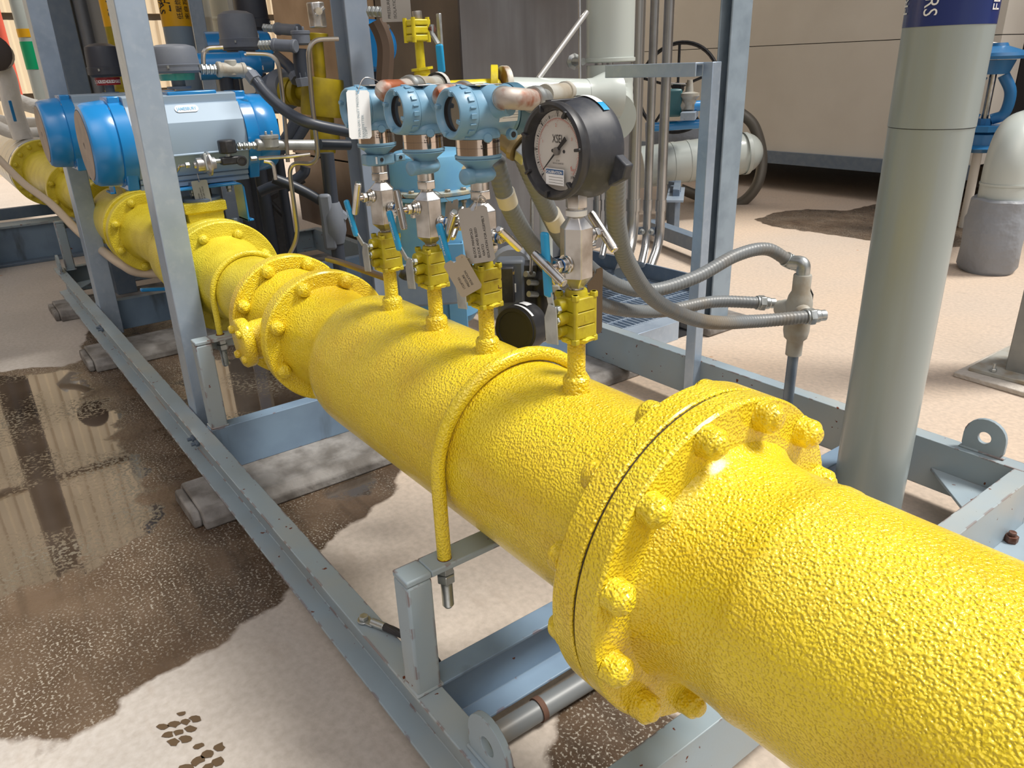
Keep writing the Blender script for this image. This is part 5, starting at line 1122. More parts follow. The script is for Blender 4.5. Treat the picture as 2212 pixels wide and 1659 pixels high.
# thick painted riser on the right
c = V(.8115, -1.7175, 0); rr = .0838
t = thing('painted_riser', 'thick pale grey vertical pipe with a navy lettered band at the top', 'pipe', (c.x, c.y, 0))
zj = PD(2000, 272, 1.9).z; zl = PD(2040, 57, 1.9).z
obj('lower_pipe', MB().cyl((c.x, c.y, 0), (c.x, c.y, zj-.0015), rr*.985, seg=72), PR, t); obj('upper_pipe', MB().cyl((c.x, c.y, zj), (c.x, c.y, 2.6), rr, seg=72), PR, t)
obj('joint_line', MB().cyl((c.x, c.y, zj-.002), (c.x, c.y, zj+.0005), rr*.97, seg=48), INK, t)
lb = obj('navy_band', MB().lathe((c.x, c.y, zl), (0, 0, 1), [(0, rr), (0, rr+.0006), (.42, rr+.0006), (.42, rr)], 72), NAVY, t)
for s_, an, z_, sz, up in (('FROM', 50, zl+.022, .034, 1), ('ERS', 82, zl+.020, .038, -1), ('FROM', 186, zl+.022, .034, 1)):
    d = dirs(an); p = V(c.x, c.y, 0)+d*(rr+.0006); tv_ = V(0, 0, 1).cross(d)
    L_ = {'ERS': .048}.get(s_, 0)
    text('band_lettering', s_, sz, p+V(0, 0, z_+(L_ if up < 0 else 0)), V(0, 0, up), (-tv_ if up > 0 else tv_), WH, lb, .0012, 'LEFT', ((c.x, c.y, 0), (0, 0, 1), rr+.0006), sx=.86)
# gas pipes with orange lettered bands at the left
def gaspipe(az, D, r, zband, z0, label, m, texts, m2=None):
    c = V(D*math.cos(math.radians(az)), D*math.sin(math.radians(az)), 0); t = thing('gas_pipe', label, 'pipe', (c.x, c.y, z0), 'vertical gas pipes')
    obj('pipe', MB().cyl((c.x, c.y, z0), (c.x, c.y, 3.6), r, seg=40), m, t)
    lb = obj('orange_band', MB().lathe((c.x, c.y, zband), (0, 0, 1), [(0, r), (0, r+.001), (.9, r+.001), (.9, r)], 40), ORG, t)
    for s_, an, z_, sz, up in texts:
        d = dirs(an); p = V(c.x, c.y, 0)+d*(r+.001); tv_ = V(0, 0, 1).cross(d)
        text('band_lettering', s_, sz, p+V(0, 0, zband+z_), V(0, 0, up), (-tv_ if up > 0 else tv_), INK, lb, .002, 'LEFT' if up > 0 else 'RIGHT', ((c.x, c.y, 0), (0, 0, 1), r+.001), sx=.95)
    return t, c
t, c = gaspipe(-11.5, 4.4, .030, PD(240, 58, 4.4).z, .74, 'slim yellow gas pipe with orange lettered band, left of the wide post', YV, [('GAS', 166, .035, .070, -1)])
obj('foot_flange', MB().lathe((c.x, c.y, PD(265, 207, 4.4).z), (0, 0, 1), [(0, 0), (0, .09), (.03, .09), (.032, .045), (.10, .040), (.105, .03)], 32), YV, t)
t, c = gaspipe(-15.3, 4.6, .0705, PD(385, 58, 4.6).z, 0, 'thick grey gas pipe with orange lettered band, right of the wide post', PG, [('LP FUEL', 153, .062, .072, 1), ('GAS', 98, .055, .055, -1)])
for k, (s_, an, sz) in enumerate((('低壓燃氣', 192, .032), ('來自瓦斯站', 224, .032))):
    d = dirs(an); p = V(c.x, c.y, 0)+d*.0715; tv_ = V(0, 0, 1).cross(d)
    text('band_lettering', s_, sz, p+V(0, 0, PD(385, 58, 4.6).z+.03), V(0, 0, 1), -tv_, INK, t, .002, 'LEFT', ((c.x, c.y, 0), (0, 0, 1), .0715))
# cream insulated pipes behind
for px, w_, D, lab in ((487, .125, 7.4, 'thick cream pipe rising behind the grey gas pipe'), (447, .05, 7.15, 'slim pale pipe just left of the thick cream one'), (541, .06, 7.6, 'narrow cream pipe right of the thick cream one')):
    q = PD(px, 60, D); t = tag(obj('cream_pipe', MB().lathe((q.x, q.y, 0), (0, 0, 1), [(0, 0), (0, w_)]+[(z_+d_, w_*k_) for z_ in (1.05, 1.32, 1.62) for d_, k_ in ((0, 1), (.005, 1.04), (.02, 1.04), (.025, 1))]+[(3.6, w_), (3.6, 0)], 32), CRM2), lab, 'pipe', 'cream pipes')
q = PD(196, 60, 6.0); s_ = .09
t = thing('cable_tray', 'tall grey cable tray with a dark round duct inside, left of the yellow gas pipe', 'cable tray', (q.x, q.y, 0))
dr = V(math.sin(math.radians(-10.4)), -math.cos(math.radians(-10.4)), 0); df = V(math.cos(math.radians(-10.4)), math.sin(math.radians(-10.4)), 0)
obj('tray', MB().prism([(-s_, -.02), (-s_, .05), (s_, .05), (s_, -.02), (s_-.008, -.02), (s_-.008, .042), (-s_+.008, .042), (-s_+.008, -.02)], (q.x, q.y, 0), dr, df, (0, 0, 3.6)), mat('tray_grey', (.48, .48, .46), .5), t)
obj('duct', MB().cyl((q.x-dr.x*.03, q.y-dr.y*.03, 0), (q.x-dr.x*.03, q.y-dr.y*.03, 3.6), .04, seg=20), mat('duct_dark', (.20, .22, .25), .35, .4), t)

# ================================================================== blue filter vessel and its positioner
c = V(2.231, -1.335, 0)
def zc_(py, D=2.6): return PD(930, py, D).z
t = thing('filter_vessel', 'light blue round vessel with bolted tan flange behind the transmitters', 'vessel', (c.x, c.y, .1))
r = .138; zf0 = zc_(421); zf1 = zc_(404); zt = zc_(322)
obj('lid', MB().lathe((c.x, c.y, zf1), (0, 0, 1), [(0, r), (zt-zf1-.035, r), (zt-zf1-.015, r*.95), (zt-zf1-.004, r*.83), (zt-zf1, r*.6), (zt-zf1+.003, 0)], 56), BV, t)
obj('flange_ring', MB().lathe((c.x, c.y, (zf0+zf1)/2+.001), (0, 0, 1), [(0, .1), (0, r*1.17), (.003, r*1.18), (.011, r*1.18), (.013, r*1.17), (.015, r)], 56), BVD, t)
obj('flange_ring', MB().lathe((c.x, c.y, (zf0+zf1)/2-.001), (0, 0, -1), [(0, .1), (0, r*1.18), (.012, r*1.18), (.014, r)], 56), BV, t)
obj('shell', MB().lathe((c.x, c.y, zf0-.46), (0, 0, 1), [(0, 0), (.01, r*.5), (.03, r*.85), (.06, r), (.46, r), (.46, 0)], 56), BV, t)
BVM = mat('tarnished_bolt', (.30, .28, .24), .5, .7)
for k in range(16):
    a = math.radians(10+22.5*k); q = V(c.x+r*1.09*math.cos(a), c.y+r*1.09*math.sin(a), (zf0+zf1)/2)
    mb = MB(); mb.hexn(q+V(0, 0, .014), (0, 0, 1), .009, .010); mb.hexn(q+V(0, 0, -.024), (0, 0, 1), .009, .010); mb.cyl(q+V(0, 0, -.045), q, .0055, seg=8); obj('flange_bolt', mb, BVM, t)
obj('lid_handle', MB().prism([(-.05, 0), (.05, 0), (.045, .012), (-.045, .012)], (c.x-.01, c.y-.02, zt), (.5, -.8, 0), (0, 0, 1), (.02, .01, 0)), BK, t)
pa_ = PD(983, 560, 2.45); pb_ = PD(983, 720, 2.45)
obj('leg_channel', MB().prism([(-.03, 0), (.03, 0), (.03, .05), (.024, .05), (.024, .006), (-.024, .006), (-.024, .05), (-.03, .05)], (pa_.x, pa_.y, .05), (-.55, -.83, 0), (.83, -.55, 0), (0, 0, .62)), BV, t, bevel=.002)
obj('support_plate', MB().box(PD(925, 615, 2.35), (.02, .20, .14), Matrix.Rotation(-.5, 3, 'Z')), DGALV, t, bevel=.02)
tag(obj('black_quarter_lever', MB().tube(spline([PD(871, 600, 2.0), PD(880, 585, 2.0), PD(905, 580, 2.05), PD(930, 600, 2.1), PD(945, 625, 2.1)], 6), .014, 12), BK), 'black curved part low behind the farthest and middle root valves', 'lever')
# positioner
t = thing('valve_positioner', 'grey cast positioner with black blocks and small tubes behind the nearest root valve', 'valve positioner', PD(1120, 620, 1.75))
D0 = 1.75
def PP(px, py, D=D0): return PD(px, py, D)
obj('rear_dome', MB().lathe(PP(1120, 580, 1.9), PP(1085, 590, 1.7)-PP(1120, 580, 1.9), [(0, 0), (0, .05), (.02, .062), (.07, .062), (.09, .05), (.09, 0)], 28), mat('positioner_grey', (.22, .24, .27), .45), t)
R30 = Matrix.Rotation(math.radians(-40), 3, 'Z')
obj('housing', MB().box(PP(1105, 625, 1.72), (.05, .066, .15), R30), mat('positioner_dark', (.12, .14, .17), .45), t, bevel=.008)
obj('black_front', MB().box(PP(1093, 615, 1.68), (.02, .04, .085), R30), BK, t, bevel=.004)
obj('copper_plate', MB().box(PP(1097, 588, 1.68), (.02, .03, .006), R30), BRZ, t)
obj('white_sticker', MB().box(PP(1112, 622, 1.675), (.001, .006, .02), R30), WH, t)
obj('black_manifold', MB().box(PP(1145, 618, 1.72), (.045, .040, .115), R30), BK, t, bevel=.004)
obj('regulator', MB().lathe(PP(1177, 700, 1.70), (0, 0, 1), [(0, 0), (0, .014), (.014, .014), (.015, .020), (.075, .020), (.077, .027), (.115, .027), (.13, .015), (.16, .013), (.16, 0)], 24), BK, t)
for px, py in ((1150, 610), (1150, 635), (1143, 592)): obj('tube_fitting', MB().cyl(PP(px-8, py, 1.66), PP(px+10, py+1, 1.68), .007, seg=10), ZN, t)
obj('tube', MB().tube(bend([PP(1149, 430, 2.2), PP(1149, 545, 1.75), PP(1147, 590, 1.66)], .05), .0045, 10), SS, t)
obj('tube', MB().tube(spline([PP(1190, 600, 1.66), PP(1200, 625, 1.66), PP(1203, 700, 1.68), PP(1190, 725, 1.68), PP(1172, 735, 1.68)], 8), .006, 10), SS, t)
obj('grey_clamp', MB().box(PP(1195, 622, 1.66), (.02, .03, .018), R30), CIT, t, bevel=.004)

# ================================================================== stainless enclosure
xe, ye = PY(995, 120, -2.35).x, -2.35
yb = -3.62; xw = PY(600, 100, ye).x
t = thing('stainless_enclosure', 'tall stainless clad equipment enclosure behind the transmitters', 'enclosure', (xe+1, ye-.6, .1))
obj('front_panel', MB().box2((xe, ye-.004, .09), (xe+.012, yb, 3.4)), CLAD, t, bevel=.003)
obj('side_panel', MB().box2((xe, ye, .62), (xw-1.6, ye-.012, 3.4)), mat('cladding_shaded', (.11, .10, .10), .45, .9, mottle=[((.20, .17, .15), 2, .4, .7)], bump=[('n', 3, .15, .02)]), t, bevel=.003)  # same stainless as the front; this side's shade is put into the colour
obj('side_panel', MB().box2((xw-1.585, ye, .62), (xw, ye-.012, 3.4)), CLAD_REFL, t, bevel=.003)
obj('lower_panel', MB().box2((xe+.35, ye, .09), (xw-.0, ye-.012, .61)), CLAD_REFL, t, bevel=.003)
obj('core', MB().box2((xe+.02, ye-.02, .12), (xw, yb+.02, 3.38)), FDARK, t)
# ladder frame beside the enclosure's far end
t = thing('access_frame', 'dark steel frame posts in the gap under the nearer actuator', 'steel frame', PD(585, 500, 4.6))
for px0, px1 in ((556, 563), (590, 612)):
    a = PD(px0, 400, 4.4); b = PD(px1, 560, 4.4); obj('dark_post', MB().box2((b.x-.03, b.y-.028, 0), (b.x+.03, b.y+.028, 1.1)), DGALV if px0 == 556 else BK, t, bevel=.004)
a = PD(625, 500, 4.0); obj('dark_pipe', MB().cyl((a.x, a.y, 0), (a.x, a.y, 1.0), .024, seg=18), GRD, t)
a = PD(575, 415, 4.2); b = PD(630, 385, 4.2); obj('diagonal', MB().tube([PD(570, 430, 4.2), PD(655, 385, 4.2)], .025, 10), BK, t)
obj('diagonal', MB().tube([PD(573, 425, 4.3), PD(612, 465, 4.3)], .014, 8), BK, t)
# dark hoses and thin tubes in the middle distance
def dhose(pts, r, label, m=GRD, nm='dark_hose', grp='dark hoses in the middle distance', cat='hose', ends=()):
    t = thing(nm, label, cat, PD(*pts[0]), grp); P = spline([PD(*q) for q in pts], 8); obj('hose', MB().tube(P, r, 12), m, t)
    for e in ends: p, d = (P[0], P[1]-P[0]) if e == 0 else (P[-1], P[-2]-P[-1]); obj('end_nut', MB().lathe(p-d.normalized()*.01, d, [(0, 0), (0, r*1.2), (.03, r*1.25), (.032, r), (.05, r)], 8), GB, t)
dhose([(545, 165, 2.85), (580, 208, 2.8), (625, 245, 2.75), (675, 268, 2.7), (770, 288, 2.75)], .0185, 'thick dark hose sweeping from the nearer switch box to the left transmitter', ends=(0,))
dhose([(598, 122, 3.6), (625, 145, 3.5), (640, 170, 3.45)], .022, 'short dark hose curving down from the rear blue actuator', ends=(1,))
dhose([(648, 105, 3.3), (650, 140, 3.3), (658, 180, 3.3)], .028, 'dark vertical hose right of the curved thin tube', ends=(1,))
dhose([(590, 385, 3.1), (640, 405, 3.1), (690, 432, 3.1), (742, 470, 3.1)], .0195, 'dark hose sloping down right to the cast conduit outlet beside the column', ends=(1,))
dhose([(660, 360, 3.3), (655, 375, 3.3), (630, 392, 3.3), (590, 402, 3.3), (560, 415, 3.3)], .021, 'dark hose looping behind the thin bent tube')
dhose([(692, 312, 2.75), (755, 313, 2.8)], .0175, 'straight dark hose leaving the cast conduit tee toward the column')
dhose([(600, 330, 3.2), (625, 290, 3.2), (640, 262, 3.2)], .024, 'left of two parallel dark hoses behind the right blue cap')
dhose([(628, 318, 3.2), (650, 285, 3.2), (664, 262, 3.2)], .022, 'right of two parallel dark hoses behind the right blue cap')
t = thing('rear_conduit_outlet', 'dark grey cast conduit outlet on a pole left of the wide column', 'junction box', PD(727, 600, 3.1))
q = PD(722, 480, 3.1); z0 = PD(728, 525, 3.1).z; z1 = PD(718, 437, 3.1).z
obj('body', MB().lathe((q.x, q.y, z0), (0, 0, 1), [(0, 0), (0, .03), (.05, .045), (z1-z0-.05, .045), (z1-z0, .03), (z1-z0, 0)], 24), GB, t); obj('pole', MB().cyl((q.x, q.y, 0), (q.x, q.y, z0), .026, seg=18), GRD, t); obj('upper_hose', MB().tube([V(q.x, q.y, z1-.005), PD(706, 330, 3.1)], .026, 14), GRD, t)
obj('side_cover', MB().box(PD(708, 480, 3.08), (.03, .05, .22), Matrix.Rotation(-.5, 3, 'Z')), GB, t, bevel=.012)
def thin(pts, r, label, m=SS, rad=.06):
    t = tag(obj('thin_tube', MB().tube(bend([PD(*q) for q in pts], rad), r, 10), m), label, 'tube', 'thin bent steel tubes')
TU = mat('tube_steel', (.42, .38, .33), .28, 1.0)
thin([(730, 84, 2.75), (664, 86, 2.7), (672, 200, 2.7), (690, 358, 2.7), (622, 348, 2.75), (645, 510, 2.75), (620, 560, 2.75)], .0075, 'long thin steel tube bent into a hook left of the column', TU)
thin([(532, 116, 2.9), (600, 118, 2.9), (612, 220, 2.9), (622, 350, 2.9)], .0075, 'thin dark tube dropping behind the thick hose', TU)
thin([(560, 342, 2.7), (630, 338, 2.65), (670, 333, 2.65)], .0065, 'thin straight bright tube right of the solenoid')
thin([(570, 348, 2.72), (590, 352, 2.72), (596, 388, 2.72)], .0065, 'short bright tube curving down beside the blue end cap', rad=.04)
thin([(440, 148, 3.0), (438, 104, 3.0), (482, 102, 3.0)], .008, 'thin tube arched over the cast conduit fitting')
thin([(708, 560, 2.2), (735, 566, 2.05), (840, 603, 1.85)], .0085, 'brown rod lying behind the left root valve', BROWNT)
# oval needle valve by the column top
t = thing('small_needle_valve', 'small stainless needle valve with T handle left of the column top', 'needle valve', PD(682, 20, 3.0))
obj('body', MB().cyl(PD(688, 60, 3.0), PD(680, 5, 3.0), .032, seg=8), SSB, t, bevel=.004); obj('t_bar', MB().cyl(PD(682, 32, 2.93), PD(700, 15, 2.93), .0065, seg=12), SS, t); obj('knob', MB().cyl(PD(684, 22, 2.98), PD(689, 24, 2.92), .012, seg=14), SS, t)
tg = tagplate(PD(855, 12, 2.9), V(-.5, -.86, 0), V(0, 0, 1), .10, .10, 'worn metal tag plate hanging at the top above the yellow valve', TAGM, [('PRESSURE', -.02, -.04), ('ISOLATION', .0, -.04)], .014)
tag(obj('brown_wrap', MB().tube(spline([PD(812, 45, 3.3), PD(826, 75, 3.3), PD(833, 110, 3.3), PD(830, 175, 3.3)], 6), .035, 8), mat('brown_wrap', (.10, .065, .045), .6), ), 'brown crumpled wrapping right of the blue round cover', 'wrapping')
# diagonal and upright thin rods at the enclosure
tag(obj('bright_diagonal_tube', MB().cyl(PD(1163, 170, 3.04), PD(1268, 26, 3.2), .0105, seg=14), mat('white_steel', (.75, .74, .72), .25, .7)), 'bright white diagonal tube against the stainless cladding', 'tube')
t = tag(obj('sensing_rod', MB().tube([PD(1252, 0, 3.2), PD(1253, 170, 3.15)], .0055, 8).add([], []), SS), 'thin upright steel rod just left of the pale riser', 'rod')
obj('rod_fitting', MB().lathe(PD(1238, 133, 3.4), PD(1262, 133, 3.25)-PD(1238, 133, 3.4), [(0, 0), (0, .030), (.02, .032), (.03, .018), (.06, .014), (.14, .014), (.14, 0)], 8), ZN, t)
tag(obj('lower_rod', MB().tube([PD(1149, 420, 3.0), PD(1146, 560, 2.9)], .006, 8), SS), 'thin upright rod right of the hanging hoses', 'rod')
a = PD(1178, 400, 3.3); tag(obj('pale_lower_pipe', MB().cyl((a.x, a.y, 0), (a.x, a.y, PD(1178, 330, 3.3).z), .028, seg=24), PW), 'pale vertical pipe between the hanging hoses', 'pipe')
# ================================================================== grating trench
t = thing('floor_grating', 'galvanised bar grating in a raised steel kerb near the column foot', 'grating', (2.9, -2.6, 0))
gz = .085; g0 = PZ(1490, 590, gz); g1 = PZ(1475, 670, gz); gx0 = PZ(1453, 700, gz).x
gx1 = 3.9; gy0, gy1 = -2.16, -3.02
mb = MB()
nb = 30
for k in range(nb+1): y = gy0+(gy1-gy0)*k/nb; mb.box2((2.26, y-.0025, gz-.028), (gx1, y+.0025, gz))
obj('bearing_bars', mb, GALV, t, smooth=False)
mb = MB(); x = 2.30
while x < gx1: mb.box2((x, gy0, gz-.010), (x+.008, gy1, gz+.001)); x += .10
obj('cross_bars', mb, GALV, t, smooth=False)
obj('near_channel', MB().prism([(0, 0), (0, .09), (.09, .09), (.09, .082), (.008, .082), (.008, .0)], (2.20, gy0, 0), (1, 0, 0), (0, 0, 1), (0, gy1-gy0+.44, 0)), GALV, t, bevel=.002)
obj('back_kerb', MB().box2((2.28, gy1, 0), (3.95, gy1-.012, .17)), DGALV, t, bevel=.002)
obj('end_kerb', MB().box2((3.95, gy0, 0), (3.962, gy1, .17)), DGALV, t, bevel=.002)
obj('pit_floor', MB().box2((2.21, gy0, .001), (3.95, gy1, .004)), FDARK, t)
# ================================================================== things by the panel wall
t = thing('insulated_pipe', 'horizontal pale insulated pipe ending in an elbow near the panel wall', 'pipe', PD(1450, 350, 6.2), 'pale insulated pipes')
a = PD(1380, 362, 6.25); b = PD(1622, 330, 6.55); e = PD(1640, 345, 6.75); r_ = .16
P = bend([a, b, b+(b-a).normalized()*.12+V(.5, -.1, -.06)], .2, 8)
obj('jacket', MB().tube(P, r_, 36), PW, t); L_ = b-a
for f_ in (.28, .42, .55, .93): q = a+L_*f_; obj('jacket_band', MB().lathe(q, L_, [(0, r_), (0, r_*1.02), (.03, r_*1.02), (.03, r_)], 36), PW, t)
obj('stand_pipe', MB().cyl(PD(1455, 390, 6.3), V(PD(1455, 390, 6.3).x, PD(1455, 390, 6.3).y, 0), .05, seg=16), DGALV, t)
a = PD(1452, 500, 6.0); t = thing('pipe_stand', 'grey strut stand under the pale insulated pipe', 'pipe stand', (a.x, a.y, 0))
for dx in (-.10, .06): obj('leg', MB().box2((a.x+dx-.03, a.y-dx-.03, 0), (a.x+dx+.03, a.y-dx+.03, PD(1452, 395, 6.0).z)), DGALV, t, bevel=.004)
obj('cross_plate', MB().box(PD(1462, 412, 5.9), (.05, .45, .09), Matrix.Rotation(.7, 3, 'Z')), DGALV, t, bevel=.004); obj('ledge', MB().box(PD(1460, 420, 5.8), (.12, .6, .015), Matrix.Rotation(.7, 3, 'Z')), GALV, t)
a = PD(1440, 503, 5.3); b = PD(1520, 515, 4.9); tag(obj('floor_rail', MB().box((a+b)/2+V(0, 0, -.02), ((b-a).length+.5, .09, .09), Matrix.Rotation(math.atan2((b-a).y, (b-a).x), 3, 'Z')), DGALV, bevel=.004), 'dark steel rail on the floor left of the column', 'rail')
t = thing('lagged_pipe', 'grey padded lagging over a pipe above the pale insulated pipe', 'pipe', PD(1460, 300, 6.6)); obj('lagging', MB().tube(spline([PD(1395, 300, 7.2), PD(1450, 296, 7.2), PD(1500, 305, 7.2), PD(1540, 320, 7.3)], 6), .14, 24), LAG, t)
t = thing('blue_pipe', 'bright blue thin horizontal pipe behind the strut frame', 'pipe', PD(1470, 272, 6.0)); obj('pipe', MB().cyl(PD(1400, 275, 6.0), PD(1535, 266, 6.1), .033, seg=18), BA, t)
t = thing('teal_valve', 'dark teal valve block with thin tubing behind the bright conduits', 'valve', PD(1455, 225, 6.0)); obj('block', MB().box(PD(1452, 222, 6.0), (.12, .12, .19), Matrix.Rotation(-.6, 3, 'Z')), mat('teal_dark', (.02, .10, .12), .4), t, bevel=.015); obj('bonnet', MB().cyl(PD(1450, 206, 6.0), PD(1450, 200, 6.0), .06, seg=16), mat('teal_dark2', (.02, .12, .14), .4), t); obj('strainer', MB().lathe(PD(1487, 236, 6.0), (0, 0, 1), [(0, 0), (0, .05), (.07, .055), (.09, .075), (.11, .075), (.12, .03), (.20, .02), (.20, 0)], 18), CIT, t); obj('stub', MB().cyl(PD(1470, 228, 6.0), PD(1500, 226, 6.0), .045, seg=16), CIT, t); obj('blue_stub', MB().cyl(PD(1496, 229, 6.0), PD(1535, 227, 6.05), .036, seg=16), BA, t); obj('tubing', MB().tube(bend([PD(1487, 205, 6.0), PD(1487, 182, 6.0), PD(1440, 180, 6.0)], .03), .006, 6), SS, t); obj('shelf', MB().box(PD(1490, 247, 6.0), (.1, .5, .05), Matrix.Rotation(.65, 3, 'Z')), GALV, t)
wc = PD(1464, 190, 6.7); wn = V(math.cos(math.radians(-70)), math.sin(math.radians(-70)), -.15).normalized()
t = thing('valve_handwheel', 'large black spoked valve handwheel in front of the panel wall', 'handwheel', wc); _, u, v = frame(wn); R_ = .34
obj('rim', MB().tube([wc+u*R_*math.cos(2*PI*k/48)+v*R_*math.sin(2*PI*k/48) for k in range(49)], .016, 10, cap=False), BK, t)
for k in range(5): a = 2*PI*k/5+.25; obj('spoke', MB().tube([wc, wc+u*R_*math.cos(a)+v*R_*math.sin(a)], .011, 8), BK, t)
obj('hub', MB().cyl(wc-wn*.03, wc+wn*.04, .04, seg=16), BK, t)
t = thing('braided_hose', 'grey ribbed metal hose looping from the panel wall to the floor', 'hose', PD(1600, 445, 6.2)); obj('hose', MB().tube(spline([PD(1470, 408, 7.1), PD(1500, 420, 7.1), PD(1560, 442, 7.05), PD(1600, 438, 7.05), PD(1635, 400, 7.05), PD(1646, 340, 7.1), PD(1630, 275, 7.1), PD(1600, 245, 7.1), PD(1570, 235, 7.1)], 12), .046, 16), RIB, t)
# lagged elbow pipe and blue control valve at the right edge
q = PZ(2127, 588, 0); r_ = .155
t = thing('lagged_elbow_pipe', 'grey lagged vertical pipe stub with a shiny pale elbow at the right edge', 'pipe', (q.x, q.y, 0)); q = V(q.x+.02, q.y-.06, 0); D_ = math.hypot(q.x, q.y)
zt = PD(2140, 425, D_).z; o = obj('lagging', MB().lathe(q, (0, 0, 1), [(0, 0), (.0, r_*.9), (.03, r_*1.02), (.15, r_), (.3, r_*1.03), (zt-.1, r_*.98), (zt-.01, r_*.97), (zt, r_*.9), (zt, 0)], 40), LAG, t)
lumpy(o.data, .012, 9)
hd = V(.2, -.98, 0); P = [V(q.x, q.y, zt-.02), V(q.x, q.y, zt+.13)]; ce = V(q.x, q.y, zt+.13)+hd*.2
for k in range(1, 11): a = PI/2*k/10; P.append(ce-hd*.2*math.cos(a)+V(0, 0, .2*math.sin(a)))
P.append(P[-1]+hd*.9); obj('elbow', MB().tube(P, .118, 36), PW, t); obj('joint_band', MB().lathe((q.x, q.y, zt+.07), (0, 0, 1), [(0, .118), (0, .122), (.012, .122), (.012, .118)], 36), PW, t)
D_ = 6.4; BLV = mat('valve_blue_deep', (.02, .15, .36), .35)
t = thing('blue_control_valve', 'bright blue yoke control valve right of the thick grey riser', 'control valve', PD(2135, 300, D_)); a = PD(2133, 310, D_); zz = lambda py: PD(2140, py, D_).z; cx, cy = PD(2138, 200, D_).x, PD(2138, 200, D_).y
obj('top_cap', MB().lathe((cx, cy, zz(128)), (0, 0, 1), [(0, 0), (0, .18), (.02, .19), (.04, .18), (.08, .06), (.10, .05), (.10, 0)], 32), BLV, t); obj('neck', MB().lathe((cx, cy, zz(160)), (0, 0, 1), [(0, .09), (zz(130)-zz(160), .12)], 28), BLV, t)
sd = V(-.94, -.34, 0)
for s_ in (-1, 1): obj('yoke_arm', MB().tube(spline([V(cx, cy, zz(162))+sd*.06*s_, V(cx, cy, zz(200))+sd*.12*s_, V(cx, cy, zz(245))+sd*.11*s_, V(cx, cy, zz(258))+sd*.04*s_], 6), .036, 12), BLV, t)
obj('stem', MB().cyl((cx, cy, zz(262)), (cx, cy, zz(160)), .022, seg=12), SS, t); obj('bonnet_flange', MB().lathe((cx, cy, zz(283)), (0, 0, 1), [(0, 0), (0, .14), (zz(270)-zz(283), .14), (zz(270)-zz(283), .05), (zz(256)-zz(283), .05), (zz(256)-zz(283), 0)], 10), BLV, t); obj('body', MB().lathe((cx, cy, zz(328)), (0, 0, 1), [(0, 0), (0, .10), (.03, .16), (.05, .11), (.12, .12), (zz(284)-zz(328), .09)], 28), BLV, t); obj('tubing', MB().tube(bend([PD(2150, 118, D_), PD(2165, 97, D_), PD(2140, 93, D_)], .05), .01, 6), SS, t)
obj('inlet_pipe', MB().cyl((cx, cy, 0), (cx, cy, zz(326)), .03, seg=16), WALLM, t)
# galvanised column on a grouted plate at the right edge
q = PZ(2180, 800, .03)
t = thing('galvanised_column', 'galvanised box column on a grouted base plate at the right edge', 'steel column', (q.x, q.y, 0))
a = PZ(2170, 798, .035); obj('shaft', MB().box2((a.x-.16, a.y, .03), (a.x, a.y-.20, 3.2)), mat('column_galv', (.30, .31, .30), .5, .3, mottle=[((.24, .25, .25), 12, .4, .7)]), t, bevel=.004)
obj('base_plate', MB().box2((a.x-.26, a.y+.075, .02), (a.x+.10, a.y-.30, .035)), CIT, t, bevel=.002); o = obj('grout_pad', MB().prism([(-.30, .15), (.13, .13), (.12, -.34), (-.28, -.36)], (a.x, a.y, 0), (1, 0, 0), (0, 1, 0), (0, 0, .02)), mat('grout', (.50, .46, .41), .9, bump=[('n', 40, .8, .01)]), t, bevel=.004)
n_ = PZ(2147, 795, .05); mb = MB(); mb.hexn(n_+V(0, 0, -.014), (0, 0, 1), .012, .012); mb.cyl(n_+V(0, 0, -.014), n_+V(0, 0, .02), .006, seg=10); obj('anchor_nut', mb, ZN, t)

# ================================================================== far left
t = thing('far_steel_beam', 'dark grey-blue steel beam crossing behind the far end of the skid', 'steel beam', (6.6, 0, 0))
obj('web', MB().box2((6.45, 2.5, .0), (6.6, -2.2, .255)), FR_SKY, t, bevel=.004); obj('top_flange', MB().box2((6.42, 2.5, .255), (6.63, -2.2, .272)), FR, t, bevel=.003); obj('bottom_flange', MB().box2((6.36, 2.5, 0), (6.66, -2.2, .02)), DGALV, t, bevel=.003); obj('upper_plate', MB().box2((6.75, 2.5, .27), (6.8, -2.2, .35)), DGALV, t, bevel=.003)
t = tag(obj('drain_tube', MB().tube(spline([PD(-10, 335, 5.9), PD(50, 395, 5.4), PD(110, 440, 4.9), PD(170, 500, 4.4), PD(235, 552, 3.9), PD(265, 572, 3.7), PD(300, 588, 3.6), PD(380, 592, 3.5)], 10), .021, 14), STRIP_M := mat('cream_tube', (.50, .42, .33), .45)), 'cream plastic-wrapped tube running under the far yellow pipe', 'tube')
tag(obj('blue_lever', MB().box(PD(335, 625, 3.3), (.02, .11, .014), Matrix.Rotation(.15, 3, 'X')), BA, bevel=.005, seg=3), 'small blue lever low down left of the wide post', 'lever')
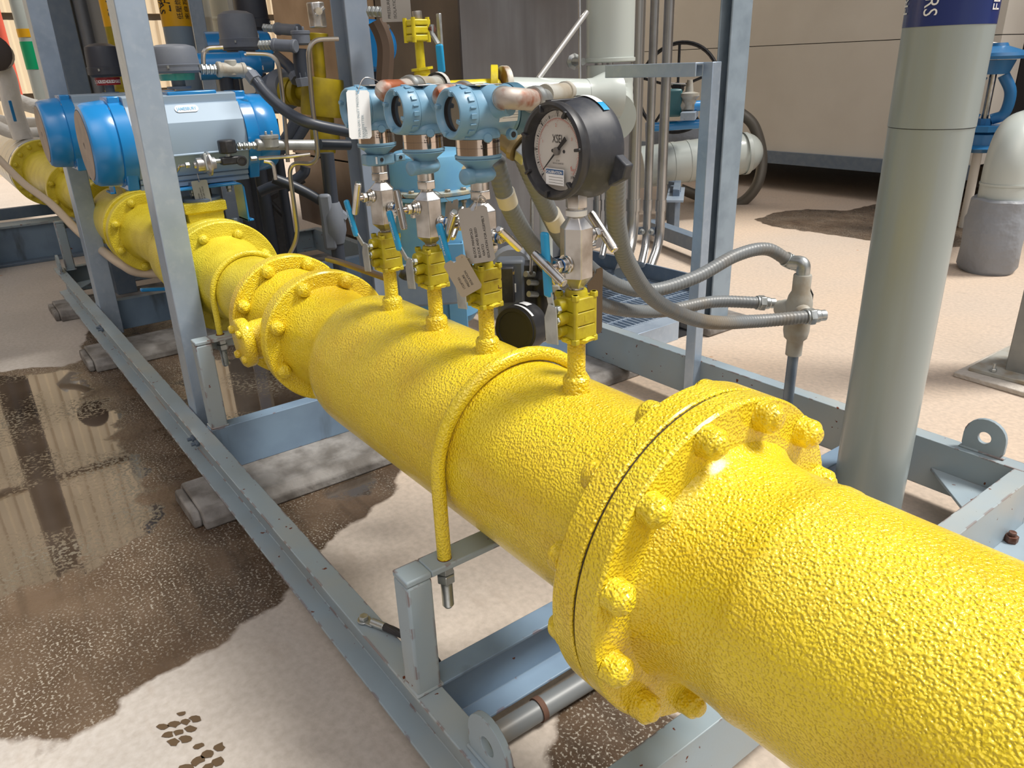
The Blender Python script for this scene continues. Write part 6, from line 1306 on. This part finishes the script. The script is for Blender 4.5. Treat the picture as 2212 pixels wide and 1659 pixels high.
for px, py, px2, py2, D, r, lab in ((0, 200, 120, 240, 7.2, .055, 'upper white lagged pipe at the far left'), (0, 262, 140, 262, 7.3, .05, 'middle white lagged pipe at the far left'), (20, 285, 130, 280, 7.1, .045, 'lowest white lagged pipe at the far left')):
    tag(obj('white_lagged_pipe', MB().tube(spline([PD(px-60, py-30, D), PD(px, py, D), PD((px+px2)/2, (py+py2)/2+6, D), PD(px2, py2, D)], 6), r, 16), mat('white_lagging', (.78, .76, .72), .7, bump=[('n', 20, .6, .02)]) if 'white_lagging' not in bpy.data.materials else bpy.data.materials['white_lagging']), lab, 'pipe', 'white lagged pipes')
t = thing('lagged_riser', 'white lagged riser with a dark round valve at the left edge', 'pipe', PD(40, 290, 6.9)); obj('riser', MB().tube(spline([PD(50, 300, 6.9), PD(30, 240, 6.9), PD(15, 170, 6.9), PD(2, 140, 6.9)], 6), .065, 16), bpy.data.materials['white_lagging'], t); obj('dark_valve', MB().lathe(PD(-2, 120, 6.9), (-.7, .3, .1), [(0, 0), (0, .1), (.1, .12), (.12, .08), (.12, 0)], 20), mat('dark_brown_valve', (.06, .045, .04), .5), t)
obj('blue_handle', MB().box(PD(27, 240, 6.7), (.02, .02, .14)), BA, t, bevel=.004)
a = PD(8, 60, 9.0); b = PD(45, 222, 9.0); t = tag(obj('red_downpipe', MB().cyl(V(b.x, b.y, b.z), V(b.x, b.y, 2.2), .035, seg=16), RED), 'red downpipe against the cream building', 'pipe')
q = PD(88, 200, 7.5); t = thing('green_label_pipe', 'pale green-grey pipe with green and yellow label at the far left', 'pipe', (q.x, q.y, 0)); obj('pipe', MB().cyl((q.x, q.y, 0), (q.x, q.y, 2.4), .055, seg=32), PW, t)
z_ = PD(72, 150, 7.5).z; obj('green_label', MB().lathe((q.x, q.y, z_), (0, 0, 1), [(0, .055), (0, .057), (.20, .057), (.20, .055)], 32), GRN, t); obj('yellow_label', MB().lathe((q.x, q.y, z_+.23), (0, 0, 1), [(0, .055), (0, .057), (.06, .057), (.06, .055)], 32), ORG, t)
# dark column whose reflection shows in the puddle
q = PD(-60, 560, 6.2); tag(obj('dark_column', MB().cyl((q.x, q.y, 0), (q.x, q.y, 6), .105, seg=40), mat('dark_column_paint', (.06, .05, .045), .2, coat=.3)), 'dark round column mirrored in the puddle at the left', 'column')
